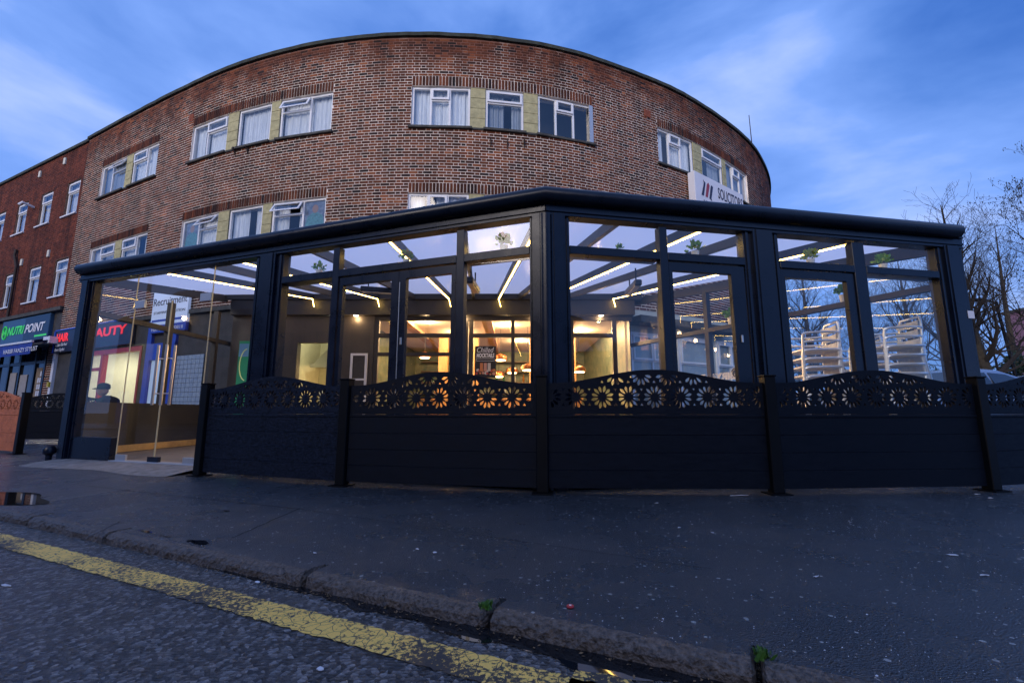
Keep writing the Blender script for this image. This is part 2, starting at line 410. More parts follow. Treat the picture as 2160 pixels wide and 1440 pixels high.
# --- bricks, Flemish bond, each with its own edges; the ones that show largest are single objects
LS, LH, J, CH = .2155, .1035, .0195, .0765
JP = .015
PER = LS + LH + 2 * JP
def brick_box(mb, s0, s1, z0, z1, pr=.011, tone=None):
    sm = (s0 + s1) / 2; p, u, n = wall(sm); h = (s1 - s0) / 2
    P = []
    for b in (-.004, pr):
        for a, z in ((-h, z0), (h, z0), (h, z1), (-h, z1)):
            P.append((p.x + u.x * a + n.x * b, p.y + u.y * a + n.y * b, z))
    mb.add(P, [(4, 5, 6, 7), (0, 1, 5, 4), (1, 2, 6, 5), (2, 3, 7, 6), (3, 0, 4, 7)], tone)
SOLD = .225
def sold_h(d):          # soldier course ends at a bed joint
    return ZB + math.ceil((d + .205 - ZB) / CH) * CH - d
def spans(s0, s1, z0, z1):
    """what is left of a brick after openings and soldier courses are cut out"""
    segs = [(s0, s1)]
    for (a, b, c, d) in OPEN:
        if z1 > c - .030 and z0 < d + sold_h(d) - .005:
            nx = []
            for (x, y) in segs:
                if y <= a - .0 or x >= b + .0: nx.append((x, y)); continue
                if x < a: nx.append((x, a - .003))
                if y > b: nx.append((b + .003, y))
            segs = nx
    return [q for q in segs if q[1] - q[0] > .02]
allb = []
nc = int((ZTOP - ZB) / CH)
for c in range(nc):
    z0 = ZB + c * CH + J / 2; z1 = z0 + CH - J
    s = -(PER / 2 if c % 2 else 0) - random.uniform(-.010, .010); k = 0
    while s < WLEN:
        ln = LS if k % 2 == 0 else LH
        for (x, y) in spans(max(s, .002), min(s + ln, WLEN), z0, z1):
            allb.append((x, y, z0, z1))
        s += ln + JP; k += 1
# soldier courses over each opening
sold = []
for (a, b, c, d) in OPEN:
    ns_ = int(round((b - a) / (.064 + J))); st_ = (b - a) / ns_
    for i in range(ns_): sold.append((a + i * st_ + J / 2, a + (i + 1) * st_ - J / 2, d + .008, d + sold_h(d) - J / 2))
def px_size(bk):
    p, u, n = wall((bk[0] + bk[1]) / 2); z = (bk[2] + bk[3]) / 2
    v = Vector((p.x, p.y, z - CAM_H)); c = -(v.normalized().dot(Vector((n.x, n.y, 0))))
    dd = v.dot(Vector((0, math.cos(PITCH), math.sin(PITCH))))
    y = 720 - FPX * (v.dot(Vector((0, -math.sin(PITCH), math.cos(PITCH))))) / dd; x = 1080 + FPX * v.x / dd
    lim = 402 + (1150 - x) * .166 if x < 1150 else 402 + (x - 1150) * .094
    if y > lim - 6 or c <= 0: return 0
    return (bk[1] - bk[0]) * (bk[3] - bk[2]) / v.length ** 2 * c
order = sorted(range(len(allb)), key=lambda i: -px_size(allb[i]))[:300]
single = set(order)
def tone():
    r = random.random()
    if r < .10: return random.uniform(0, .14)
    if r < .30: return random.uniform(.18, .42)
    return min(1, max(.25, random.gauss(.58, .17)))
mb = MB(); shapes = {}
for i, bk in enumerate(allb):
    if i in single:
        key = round(bk[1] - bk[0], 3)
        if key not in shapes:
            h = key / 2; q = MB(); zz = (CH - J) / 2
            q.frame_box((0, 0), (1, 0), (0, 1), -h, h, -.007, .004, -zz, zz)
            shapes[key] = q.mesh('brick', BRICK_O)
        o = bpy.data.objects.new('brick', shapes[key]); col.objects.link(o); o.parent = walls
        p, u, n = wall((bk[0] + bk[1]) / 2); o.location = Vector((p.x, p.y, (bk[2] + bk[3]) / 2)); o.rotation_euler.z = math.atan2(u.y, u.x)
    else:
        brick_box(mb, *bk, pr=random.uniform(.004, .008), tone=tone())
tag(mb.build('bricks', BRICK, walls, tones=True), kind='stuff')
mb = MB()
for bk in sold: brick_box(mb, *bk, pr=random.uniform(.010, .014), tone=tone() * .8)
tag(mb.build('soldier_bricks', BRICK, walls, tones=True), kind='stuff')

# --- windows
VENT = mat('trickle_vent', (.35, .37, .42), .5)
HANDLE = mat('window_handle', (.6, .6, .62), .4)
POSTER_SKY = mat('poster_print', (.07, .11, .20), .6, color2=(.26, .32, .42), vscale=9)
POSTER_SKIN = mat('poster_skin', (.36, .22, .17), .6); POSTER_SHIRT = mat('poster_shirt', (.10, .28, .30), .6, var=.3, vscale=20)
def window_unit(parent, o, u, n, W, z0, z1, cols, rec=.045, curtain=CURTAIN, vh=.27, gap=0.0, poster=None, fw=.055):
    """white frame with lights; o is the left end (seen from the street) on the wall face"""
    H = z1 - z0
    fr = MB(); B0, B1 = -rec - .06, -rec
    def bar(a0, a1, c0, c1, b0=B0, b1=B1): fr.frame_box(o, u, n, a0, a1, b0, b1, c0, c1)
    bar(0, W, z1 - fw, z1); bar(0, W, z0, z0 + fw * .8); bar(0, fw, z0 + fw * .8, z1 - fw); bar(W - fw, W, z0 + fw * .8, z1 - fw)
    cells = []; x = fw; inner = W - 2 * fw
    for i, (sh, vent) in enumerate(cols):
        x1 = x + inner * sh
        if i < len(cols) - 1: bar(x1 - .025, x1 + .025, z0 + fw * .8, z1 - fw); xe = x1 - .025
        else: xe = x1
        xs = x if i == 0 else x + .025
        if vent:
            zv = z1 - fw - H * vh
            bar(xs, xe, zv - .025, zv + .025)
            cells.append((xs, xe, z0 + fw * .8, zv - .025, None)); cells.append((xs, xe, zv + .025, z1 - fw, vent))
        else: cells.append((xs, xe, z0 + fw * .8, z1 - fw, None))
        x = x1
    frame = fr.build('window', UPVC, parent)
    for (a0, a1, c0, c1, vent) in cells:
        if vent:
            ang = R_(0) if vent == V2 else R_(random.uniform(24, 34)); sw = .038; hh = c1 - c0
            def P(a, b, c):      # c measured down from the hinge at the head; sash swings out at its foot
                zz = c1 - (c * math.cos(ang)) + b * math.sin(ang) * .0
                bb = B1 + .006 + b + c * math.sin(ang)
                return (o[0] + u[0] * a + n[0] * bb, o[1] + u[1] * a + n[1] * bb, zz)
            sm = MB()
            for (q0, q1, d0, d1) in ((a0 - .012, a1 + .012, -.012, sw), (a0 - .012, a1 + .012, hh - sw, hh + .012), (a0 - .012, a0 + sw, sw, hh - sw), (a1 - sw, a1 + .012, sw, hh - sw)):
                vv = [P(q0, 0, d0), P(q1, 0, d0), P(q1, .03, d0), P(q0, .03, d0), P(q0, 0, d1), P(q1, 0, d1), P(q1, .03, d1), P(q0, .03, d1)]
                sm.add(vv, [(0, 1, 2, 3), (7, 6, 5, 4), (0, 4, 5, 1), (1, 5, 6, 2), (2, 6, 7, 3), (3, 7, 4, 0)])
            sm.build('sash', UPVC, frame)
            g = MB(); g.quad(P(a0 + sw, .012, sw), P(a1 - sw, .012, sw), P(a1 - sw, .012, hh - sw), P(a0 + sw, .012, hh - sw)); g.build('pane', PANE, frame)
            tv = MB(); am = (a0 + a1) / 2
            tv.frame_box(o, u, n, am - .12, am + .12, B1 + .001, B1 + .03, c1 + .014, c1 + .036); tv.build('trickle_vent', VENT, frame)
        else:
            g = MB()
            bb = B1 - .025
            g.quad(*[(o[0] + u[0] * a + n[0] * bb, o[1] + u[1] * a + n[1] * bb, z) for a, z in ((a0 - .01, c0 - .01), (a1 + .01, c0 - .01), (a1 + .01, c1 + .01), (a0 - .01, c1 + .01))])
            g.build('pane', PANE, frame)
    if curtain:
        cm = MB(); k = 40; prev = None; ph = random.uniform(0, 6)
        for i in range(k + 1):
            a = W * i / k
            if gap and abs(i / k - gap) < .09: prev = None; continue
            b = B0 - .07 + .018 * math.sin(i * 2.3 + ph) + .012 * math.sin(i * 1.1)
            cur = (o[0] + u[0] * a + n[0] * b, o[1] + u[1] * a + n[1] * b)
            if prev: cm.quad((*prev, z0 + .02), (*cur, z0 + .02), (*cur, z1 - .02), (*prev, z1 - .02))
            prev = cur
        cm.build('curtain', curtain, frame, smooth=True)
    if poster is not None:
        a0, a1, c0, c1, _ = cells[poster]; b = B1 - .032
        def Q(fx, fz, db=0): 
            a = a0 + (a1 - a0) * fx; z = c0 + (c1 - c0) * fz
            return (o[0] + u[0] * a + n[0] * (b + db), o[1] + u[1] * a + n[1] * (b + db), z)
        pm = MB(); pm.quad(Q(0, 0), Q(1, 0), Q(1, 1), Q(0, 1)); po = pm.build('poster', POSTER_SKY, frame)
        pm = MB(); pm.add([Q(*q, .002) for q in ((.08, 0), (.92, 0), (.95, .42), (.86, .62), (.62, .70), (.40, .70), (.16, .62), (.06, .42))], [tuple(range(8))]); pm.build('poster', POSTER_SHIRT, frame)
        pm = MB(); pm.add([Q(.5 + .15 * math.cos(t * math.pi / 7), .80 + .11 * math.sin(t * math.pi / 7), .003) for t in range(14)], [tuple(range(14))]); pm.build('poster', POSTER_SKIN, frame)
    return frame
for (S, cols, z0, z1, fi) in WINS:
    gi = WINS.index((S, cols, z0, z1, fi)) // 2
    for wi, ((a, b), cc) in enumerate(zip(S, cols)):
        pa, _, _ = wall(a); pb, _, _ = wall(b); u = (pb - pa); W = u.length; u = u / W; n = Vector((u.y, -u.x))
        cur = CURTAIN if gi < 2 else BLIND
        if gi >= 2 and wi == 0: cur = CURTAIN
        if gi == 2 and fi == 0 and wi == 1: cur = BLIND
        if gi == 2 and wi == 2: cur = None
        if gi == 0 and fi == 0 and wi == 0: cur = BLIND
        po = None
        if gi == 1 and fi == 1: po = {0: 0, 2: 2}.get(wi)
        window_unit(curved, (pa.x, pa.y), (u.x, u.y), (n.x, n.y), W, z0 + .012, z1 - .005, cc, curtain=cur, gap=random.choice([0, 0, .35, .6]), poster=po)
        # thick dark sill under each light
        sm = MB(); sm.frame_box((pa.x, pa.y), u, n, -.06, W + .06, -.10, .075, z0 - .055, z0 + .008); sm.build('sill', CONC, curved, bevel=.006)
    for (a, b) in zip([x[1] for x in S], [x[0] for x in S][1:]):
        pa, _, _ = wall(a); pb, _, _ = wall(b); u = (pb - pa); W = u.length; u = u / W; n = Vector((u.y, -u.x)); h = (z1 - z0) / 4
        for r in range(4):
            q = MB(); q.frame_box(pa, u, n, .006, W - .006, -.1, -.012 + random.uniform(-.003, .003), z0 + r * h + .004, z0 + (r + 1) * h - .004); q.build('stone_panel', STONE, curved, bevel=.004)
        q = MB(); q.frame_box(pa, u, n, 0, W, -.14, -.03, z0, z1); q.build('panel_joint', CONC, curved)
        q = MB(); q.frame_box(pa, u, n, -.0, W, -.10, .03, z0 - .05, z0 - .002); q.build('sill', CONC, curved)
# terracotta air bricks and rusty bracket stubs below the sills
TERRA = mat('terracotta_vent', (.26, .07, .035), .8, var=.2, vscale=20)
RUST = mat('rusty_iron', (.035, .022, .018), .8, var=.4, vscale=30)
for px, py in ((1365, 240), (404, 250)):
    s, z = wallhit(px, py); p, u, n = wall(s)
    q = MB(); q.frame_box(p, u, n, -.11, .11, -.01, .016, z - .11, z + .11)
    for i in range(5): q.frame_box(p, u, n, -.09, .09, .016, .022, z - .09 + i * .04, z - .075 + i * .04)
    q.build('air_brick', TERRA, curved)
for px, py in ((1035, 300), (1070, 306), (1105, 304), (497, 320), (524, 317)):
    s, z = wallhit(px, py); p, u, n = wall(s)
    q = MB(); q.frame_box(p, u, n, -.012, .012, .0, .10, z + .06, z + .085); q.frame_box(p, u, n, -.010, .010, .012, .03, z - .12, z + .06)
    q.beam((p.x + n.x * .02, p.y + n.y * .02, z - .08), (p.x + n.x * .09, p.y + n.y * .09, z + .06), .015, .015); q.build('bracket', RUST, curved)
# metal flashing at the right edge of the central window
s = OPEN[4][1]; p, u, n = wall(s)
q = MB(); q.frame_box(p, u, n, -.10, .012, -.03, .018, 7.79, 8.88); q.build('flashing', ZINC, curved)
# rod aerial on the parapet
p = aty(1597, 300, 15.5)
s = ws(1598, 330); pw, u, n = wall(s); b = pw - n * .15
mast = thing('roof_aerial', 'thin black rod aerial standing on the parapet at right', 'aerial', (b.x, b.y, ZTOP + .13))
MB().tube([(b.x, b.y, ZTOP + .13), (b.x - .02, b.y, ZTOP + 1.75)], [.022, .014], 6).build('rod', RUST, mast)
MB().box(b.x - .07, b.x + .07, b.y - .07, b.y + .07, ZTOP + .10, ZTOP + .30).build('base', RUST, mast)

# ================================================================ LEFT WING
WA = Vector((-15.10, 15.02)); WU = Vector((-.903, .429)).normalized(); WN = Vector((-WU.y, WU.x))
if WN.y > 0: WN = -WN
UR = -WU                     # along, left to right seen from the street
WLN = 13.0; WO = WA + WU * WLN           # left end
wing = thing('brick_terrace_wing', 'plain red brick terrace wing with narrow white windows left of the curved building', 'building', (WA.x, WA.y, 0))
def wa(s): return WLN - s    # distance from the corner -> frame coordinate from the left end
wwin = []
for k in range(5):
    s0 = .28 + 2.06 * k
    wwin.append((wa(s0 + .95), wa(s0), 7.66, 8.97)); wwin.append((wa(s0 + .95), wa(s0), 4.68, 6.04))
xb = sorted(set([0, WLN] + [q for w_ in wwin for q in w_[:2]])); zb = sorted(set([4.15, 4.68, 6.04, 7.66, 8.97, ZTOP]))
q = MB()
def WPt(a, b, z): return (WO.x + UR.x * a + WN.x * b, WO.y + UR.y * a + WN.y * b, z)
for a, b in zip(xb, xb[1:]):
    for z0, z1 in zip(zb, zb[1:]):
        if any(o[0] <= (a + b) / 2 <= o[1] and o[2] <= (z0 + z1) / 2 <= o[3] for o in wwin): continue
        q.quad(WPt(a, 0, z0), WPt(b, 0, z0), WPt(b, 0, z1), WPt(a, 0, z1))
for (a, b, z0, z1) in wwin:
    q.quad(WPt(a, 0, z0), WPt(a, -.25, z0), WPt(a, -.25, z1), WPt(a, 0, z1)); q.quad(WPt(b, 0, z0), WPt(b, -.25, z0), WPt(b, -.25, z1), WPt(b, 0, z1))
    q.quad(WPt(a, 0, z1), WPt(b, 0, z1), WPt(b, -.25, z1), WPt(a, -.25, z1)); q.quad(WPt(a, 0, z0), WPt(b, 0, z0), WPt(b, -.25, z0), WPt(a, -.25, z0))
wwall = q.build('wall', MORTAR_W, wing)
q = MB(); nb = 0
for c in range(int((ZTOP - 4.15) / CH)):
    z0 = 4.15 + c * CH + .005; z1 = z0 + CH - .010; s = -(PER / 2 if c % 2 else 0); k = 0
    while s < WLN:
        ln = LS if k % 2 == 0 else LH; segs = [(max(s, 0), min(s + ln, WLN))]
        for (a, b, c0, c1) in wwin:
            if z1 > c0 - .05 and z0 < c1:
                nx = []
                for (x, y) in segs:
                    if y <= a or x >= b: nx.append((x, y)); continue
                    if x < a: nx.append((x, a - .003))
                    if y > b: nx.append((b + .003, y))
                segs = nx
        for (x, y) in segs:
            if y - x < .02: continue
            pr = random.uniform(.006, .010)
            q.add([WPt(x, -.003, z0), WPt(y, -.003, z0), WPt(y, -.003, z1), WPt(x, -.003, z1), WPt(x, pr, z0), WPt(y, pr, z0), WPt(y, pr, z1), WPt(x, pr, z1)],
                  [(4, 5, 6, 7), (0, 1, 5, 4), (1, 2, 6, 5), (2, 3, 7, 6), (3, 0, 4, 7)], min(1, max(0, random.gauss(.5, .2))))
        s += ln + .010; k += 1
tag(q.build('bricks', BRICK_W, wwall, tones=True), kind='stuff')
for (a, b, z0, z1) in wwin:
    o = WPt(a, 0, 0)
    window_unit(wing, o[:2], UR, WN, b - a, z0 + .004, z1 - .004, [(1, V2)], rec=.06, fw=.07)
    q = MB(); q.frame_box(WO, UR, WN, a - .07, b + .07, -.1, .07, z0 - .05, z0 + .002); q.build('sill', UPVC, wing, bevel=.005)
q = MB(); q.frame_box(WO, UR, WN, 0, WLN + .15, -.3, .07, ZTOP + .005, ZTOP + .11); q.build('coping', COPING, wing)
q = MB(); q.frame_box(WO, UR, WN, 0, WLN, -5, -.32, 4.15, 10.0); q.build('rear_block', DARKROOM, wing)
for s, z in ((1.72, 9.95), (3.71, 9.9), (1.83, 6.38), (4.0, 6.36)):
    q = MB(); q.frame_box(WO, UR, WN, wa(s) - .07, wa(s) + .07, 0, .06, z - .13, z + .13); q.build('vent_box', mat('vent_white', (.6, .58, .5), .6), wing, bevel=.01)
q = MB(); a = wa(3.8); q.tube([WPt(a, 0, 8.55), WPt(a, .35, 8.62), WPt(a - .03, .42, 8.50)], .05, 8); q.build('flue', UPVC, wing)
q = MB(); a = wa(4.25); q.tube([WPt(a - .35, .06, 6.95), WPt(a - .33, .08, 6.7), WPt(a, .08, 6.2), WPt(a, .08, 4.2)], .045, 8); q.build('downpipe', RUST, wing)

# ================================================================ GROUND FLOOR OF THE CURVED BUILDING AND WING
def proj(X, Y, Z):
    Z = Z - CAM_H; d = Y * math.cos(PITCH) + Z * math.sin(PITCH)
    return 1080 + FPX * X / d, 720 - FPX * (-Y * math.sin(PITCH) + Z * math.cos(PITCH)) / d
def s_at_x(x):
    for i in range(len(WP) - 1):
        if WP[i].x <= x <= WP[i + 1].x: return WS[i] + (x - WP[i].x) / (WP[i + 1].x - WP[i].x) * (WS[i + 1] - WS[i])
    return 0 if x < WP[0].x else WLEN
DARKWALL = mat('dark_render', (.045, .042, .04), .7, var=.3, vscale=4, bump=.2)
BLUE = mat('blue_paint', (.014, .06, .45), .4, var=.15, vscale=4)
RED = mat('red_paint', (.42, .02, .025), .4)
CREAM = mat('cream_wall', (.55, .52, .38), .8, var=.08, vscale=3)
REDSIGN = mat('red_letters', (.6, .01, .015), .4, emit=(1, .03, .03), estr=.55)
WHITE_L = mat('white_letters', (.8, .8, .82), .5)
GREEN_L = mat('green_letters', (.06, .6, .10), .4, emit=(.06, .9, .15), estr=.18)
NAVY = mat('navy_letters', (.015, .015, .05), .5)
SIGNW = mat('sign_white', (.70, .70, .75), .45, var=.05, vscale=2)
s_shop_end = s_at_x(-5.35); s_rest_end = s_at_x(2.75)
sb0, sb1 = ws(150, 780), ws(295, 780)          # barber shop window, lit inside
so0, so1 = ws(312, 780), ws(408, 780)          # recruitment office
q = MB()
ss = sorted(set([0, sb0, sb1, s_shop_end, s_rest_end, WLEN] + [i * .4 for i in range(int(WLEN / .4) + 1)]))
for a, b in zip(ss, ss[1:]):
    m_ = (a + b) / 2
    pa, _, na = wall(a); pb, _, nb = wall(b)
    zs = [(0, ZB)]
    if s_shop_end < m_ < s_rest_end: zs = [(3.30, ZB)]
    elif sb0 < m_ < sb1: zs = [(0, .55), (2.55, ZB)]
    for z0, z1 in zs: q.quad((pa.x, pa.y, z0), (pb.x, pb.y, z0), (pb.x, pb.y, z1), (pa.x, pa.y, z1))
q.build('ground_floor_wall', DARKWALL, curved)
# string course between the shops and the brickwork
q = MB(); ring = []
for s in [s_shop_end * i / 20 for i in range(21)]:
    p, u, n = wall(s); a = p + n * .10
    ring.append([(a.x, a.y, ZB - .10), (a.x, a.y, ZB + .01), (p.x, p.y, ZB + .03), (p.x, p.y, ZB - .10)])
for r0, r1 in zip(ring, ring[1:]):
    for j in range(4): q.quad(r0[j], r1[j], r1[(j + 1) % 4], r0[(j + 1) % 4])
q.build('string_course', CONC, curved)

def chord(s0, s1, off=0.0):
    a, _, _ = wall(s0); b, _, _ = wall(s1); u = b - a; W = u.length; u = u / W; n = Vector((u.y, -u.x))
    return a + n * off, u, n, W
# barber shop: a lit cream room behind a red framed window
pb_, ub, nb_, Wb = chord(sb0, sb1)
q = MB()
q.frame_box(pb_, ub, nb_, 0, Wb, -3.0, -.12, .02, .06)
q.build('shop_floor', CONC, curved)
q = MB()
P = lambda a, b, z: (pb_.x + ub.x * a + nb_.x * b, pb_.y + ub.y * a + nb_.y * b, z)
q.quad(P(0, -3, 0), P(Wb, -3, 0), P(Wb, -3, 2.9), P(0, -3, 2.9)); q.quad(P(0, -3, 0), P(0, -.1, 0), P(0, -.1, 2.9), P(0, -3, 2.9))
q.quad(P(Wb, -3, 0), P(Wb, -.1, 0), P(Wb, -.1, 2.9), P(Wb, -3, 2.9)); q.quad(P(0, -3, 2.9), P(Wb, -3, 2.9), P(Wb, -.1, 2.9), P(0, -.1, 2.9))
q.build('shop_interior', CREAM, curved)
q = MB()
for a0, a1, z0, z1 in ((0, Wb, 2.42, 2.55), (0, Wb, .55, .65), (0, .09, .65, 2.42), (Wb - .09, Wb, .65, 2.42), (Wb * .45, Wb * .45 + .12, .65, 2.42), (.09, Wb * .45, 1.95, 2.03)):
    q.frame_box(pb_, ub, nb_, a0, a1, -.12, .02, z0, z1)
q.build('shop_window_frame', RED, curved)
q = MB(); q.quad(P(.05, -.05, .6), P(Wb - .05, -.05, .6), P(Wb - .05, -.05, 2.5), P(.05, -.05, 2.5)); q.build('shop_window_pane', CLEAR, curved)
for i in range(2):
    ld = bpy.data.lights.new('ceiling_tube_light', 'AREA'); ld.energy = 60; ld.color = (1, .93, .75); ld.shape = 'RECTANGLE'; ld.size = .9; ld.size_y = .15
    tl = MB(); c = P(Wb * (.3 + .4 * i), -1.6, 2.85)
    lo = bpy.data.objects.new('ceiling_lamp', None); col.objects.link(lo); lo.location = c
    tag(lo, ('left' if i == 0 else 'right') + ' ceiling tube lamp inside the barber shop behind the red window', 'lamp', 'barber shop lamps')
    q = MB(); q.box(c[0] - .5, c[0] + .5, c[1] - .05, c[1] + .05, c[2] - .03, c[2] + .04); q.build('housing', lamp_mat('tube_glow', (1, .93, .75), 5), lo)
    ll = bpy.data.objects.new('lamp_light', ld); col.objects.link(ll); ll.parent = lo; ll.location = (0, 0, -.06)

# shop sign in red letters
h0 = max(.12, ws(131, 660)); h1 = ws(292, 668)
po, uo, no, Wo = chord(h0, h1, .05); zt, zbm = 3.33, 2.62
sign = thing('shop_sign', 'dark shop fascia with glowing red hair and beauty lettering', 'sign', (po.x, po.y, zbm))
q = MB(); q.frame_box(po, uo, no, 0, Wo, 0, .08, zbm, zt); q.build('board', mat('sign_dark_blue', (.012, .02, .05), .4), sign)
q = MB(); q.frame_box(po, uo, no, 0, Wo, .0, .10, zt, zt + .04); q.frame_box(po, uo, no, -.05, 0, 0, .10, zbm, zt); q.build('trim', BLUE, sign)
place_text('lettering', 'HAIR', .36, REDSIGN, sign, po, uo, no, .12, .085, 2.98, bold=.012)
place_text('lettering', '& BEAUTY', .36, REDSIGN, sign, po, uo, no, 1.35, .085, 2.95, bold=.012, width=Wo - 1.6)
place_text('lettering', 'Adam Barber', .15, WHITE_L, sign, po, uo, no, .10, .085, 2.82, shear=.2)
place_text('lettering', 'Bern Stylist', .15, WHITE_L, sign, po, uo, no, .10, .085, 2.66, shear=.2)
# recruitment office sign and blue shopfront
r0, r1 = ws(333, 650), ws(407, 650)
pr_, ur, nr, Wr = chord(r0, r1, .06); zr1 = wallhit(370, 612)[1]; zr0 = wallhit(370, 700)[1]
sign2 = thing('office_sign', 'white and blue recruitment office sign on the curved building wall', 'sign', (pr_.x, pr_.y, zr0))
q = MB(); q.frame_box(pr_, ur, nr, 0, Wr, 0, .07, zr0 + .22, zr1); q.build('board', mat('sign_pale', (.55, .62, .78), .4, emit=(.55, .65, .9), estr=.22), sign2)
q = MB(); q.frame_box(pr_, ur, nr, 0, Wr, 0, .075, zr0, zr0 + .21); q.build('lower_board', BLUE, sign2)
place_text('lettering', 'Recruitment', .30, NAVY, sign2, pr_, ur, nr, .05, .075, zr1 - .42, width=Wr - .1)
place_text('lettering', 'STAFFING SOLUTION', .10, NAVY, sign2, pr_, ur, nr, .1, .075, zr1 - .66, width=Wr - .2)
place_text('lettering', 'Fax: 01753 570818', .13, WHITE_L, sign2, pr_, ur, nr, .1, .08, zr0 + .05, width=Wr - .2)
q = MB(); q.frame_box(pr_, ur, nr, .05, Wr - .05, .071, .075, zr0 + .3, zr0 + .36); q.build('stripe', BLUE, sign2)
po2, uo2, no2, Wo2 = chord(so0, so1)
q = MB()
q.frame_box(po2, uo2, no2, -.05, .14, 0, .08, 0, 3.2); q.frame_box(po2, uo2, no2, Wo2 * .42, Wo2 * .62, 0, .08, 0, 3.2); q.frame_box(po2, uo2, no2, 0, Wo2 * .62, .0, .09, 2.1, 2.55)
q.build('blue_pilaster', BLUE, curved)
TILE = mat('pale_tile', (.22, .30, .42), .4, color2=(.40, .46, .52), vscale=14)
n_t = 0
for c_ in range(9):
    for r_ in range(14):
        a0 = Wo2 * .64 + c_ * .16; z0 = .5 + r_ * .12
        if a0 + .15 > Wo2 * 1.2: continue
        q = MB(); q.frame_box(po2, uo2, no2, a0, a0 + .15, 0, .02, z0, z0 + .11); q.build('tile', TILE, curved)
q = MB(); q.frame_box(po2, uo2, no2, .16, Wo2 * .40, .0, .015, .5, 2.1); q.build('frosted_pane', mat('glowing_frosted_pane', (.4, .5, .62), .3, emit=(.5, .65, .9), estr=.28), curved)  # glow put into the pane stands for the lit office behind it
# white ledge in front of it
q = MB(); q.frame_box(po2, uo2, no2, Wo2 * .55, Wo2 * 1.3, .5, .75, .62, .80); q.build('window_ledge', SIGNW, curved)

# white upvc doors and windows round the bend, right of the conservatory
s0 = s_rest_end + .25
k = 0
while s0 < s_rest_end + 6.4:
    pa, u, n, W = chord(s0, s0 + 1.45)
    if k % 2 == 0:
        window_unit(curved, (pa.x, pa.y), u, n, W, .08, 2.75, [(.5, V2), (.5, V2)], rec=-.08, fw=.09, curtain=BLIND, vh=.24)
    else:
        window_unit(curved, (pa.x, pa.y), u, n, W, .55, 2.75, [(1, V2)], rec=-.08, fw=.09, curtain=CURTAIN, vh=.3)
    s0 += 1.62; k += 1
q = MB(); pa, u, n, W = chord(s_rest_end + .2, s_rest_end + 4.0)
q.frame_box(pa, u, n, 0, W, -.3, .55, 2.92, 3.10); q.build('canopy', CONC, curved, bevel=.01)
PALEWALL = mat('pale_render', (.42, .45, .42), .8, var=.1, vscale=3)
q = MB(); ring = []
for i in range(25):
    s = s_rest_end + .05 + i * .28; p, u, n = wall(s); a = p + n * .03; ring.append((a.x, a.y))
for a, b in zip(ring, ring[1:]): q.quad((*a, 0), (*b, 0), (*b, 3.34), (*a, 3.34))
q.build('pale_wall', PALEWALL, curved)

# ---- wing shops
def wframe(b=0.0): return (WO.x + WN.x * b, WO.y + WN.y * b)
def whit(px, py, b=0.0):
    A = WA + WN * b; B = A + WU * 10
    k, z = hit(px, py, A, B); return wa(k), z
q = MB(); q.frame_box(WO, UR, WN, 0, WLN, -.2, 0, 0, 4.14); q.build('shop_wall', DARKWALL, wing)
q = MB(); q.frame_box(WO, UR, WN, 0, WLN + .1, 0, .16, 4.10, 4.22); q.build('flashing', CONC, wing)
a0, a1 = wa(4.45), wa(.66)
ns = thing('shop_sign', 'dark blue shop fascia with green and white lettering above the blue awning', 'sign', (*WPt(a0, 0, 0)[:2], 3.3))
q = MB(); q.frame_box(WO, UR, WN, a0, a1, .003, .10, 3.2, 4.06); q.build('board', mat('sign_slate', (.03, .085, .16), .35), ns)
q = MB(); q.frame_box(WO, UR, WN, a0 + (a1 - a0) * .5, a1 - .02, .101, .106, 3.22, 4.04); q.build('panel', mat('sign_slate_dark', (.012, .03, .06), .35), ns)
place_text('lettering', 'NUTRI', .42, GREEN_L, ns, WO, UR, WN, a0 + .55, .112, 3.50, width=1.35, shear=.25, bold=.01)
place_text('lettering', 'POINT', .42, WHITE_L, ns, WO, UR, WN, a0 + 1.98, .112, 3.50, width=1.5, shear=.25, bold=.01)
q = MB(); c = a0 + .30
q.tube([WPt(c + .17 * math.cos(t * math.pi / 8), .115, 3.62 + .24 * math.sin(t * math.pi / 8)) for t in range(16)], .02, 5, closed=True)
for d in (-.07, .07): q.frame_box(WO, UR, WN, c + d - .02, c + d + .02, .108, .122, 3.53, 3.71)
q.frame_box(WO, UR, WN, c - .07, c + .07, .108, .12, 3.60, 3.64)
q.build('emblem', GREEN_L, ns)
q = MB(); q.frame_box(WO, UR, WN, a1 - 1.0, a1 - .1, .107, .11, 3.30, 3.36); q.build('stripe', GREEN_L, ns)
# retracted blue awning with a lettered valance
aw = thing('shop_awning', 'blue shop awning with white stylist lettering on its valance', 'awning', (*WPt(a0, .5, 0)[:2], 2.7))
b1 = .75
l0, zv1 = whit(0, 733, b1); l1, _ = whit(138, 712, b1); l1 = min(l1, WLN + .3); l0 = l0 - 3
zv1 = whit(70, 721, b1)[1]; zv0 = whit(70, 745, b1)[1]
AWN = mat('awning_blue', (.012, .045, .32), .7, var=.2, vscale=6)
q = MB(); q.quad(WPt(l0, .1, zv1 + .2), WPt(l1, .1, zv1 + .2), WPt(l1, b1, zv1 + .03), WPt(l0, b1, zv1 + .03)); q.quad(WPt(l0, .1, zv1 + .18), WPt(l0, b1, zv1 + .01), WPt(l1, b1, zv1 + .01), WPt(l1, .1, zv1 + .18))
q.build('canopy', AWN, aw)
q = MB(); prev = None
for i in range(41):
    a = l0 + (l1 - l0) * i / 40; b = b1 + .02 * math.sin(i * 1.3); cur = (a, b)
    if prev: q.quad(WPt(prev[0], prev[1], zv0), WPt(a, b, zv0), WPt(a, b1, zv1), WPt(prev[0], b1, zv1))
    prev = cur
q.build('valance', AWN, aw, smooth=True)
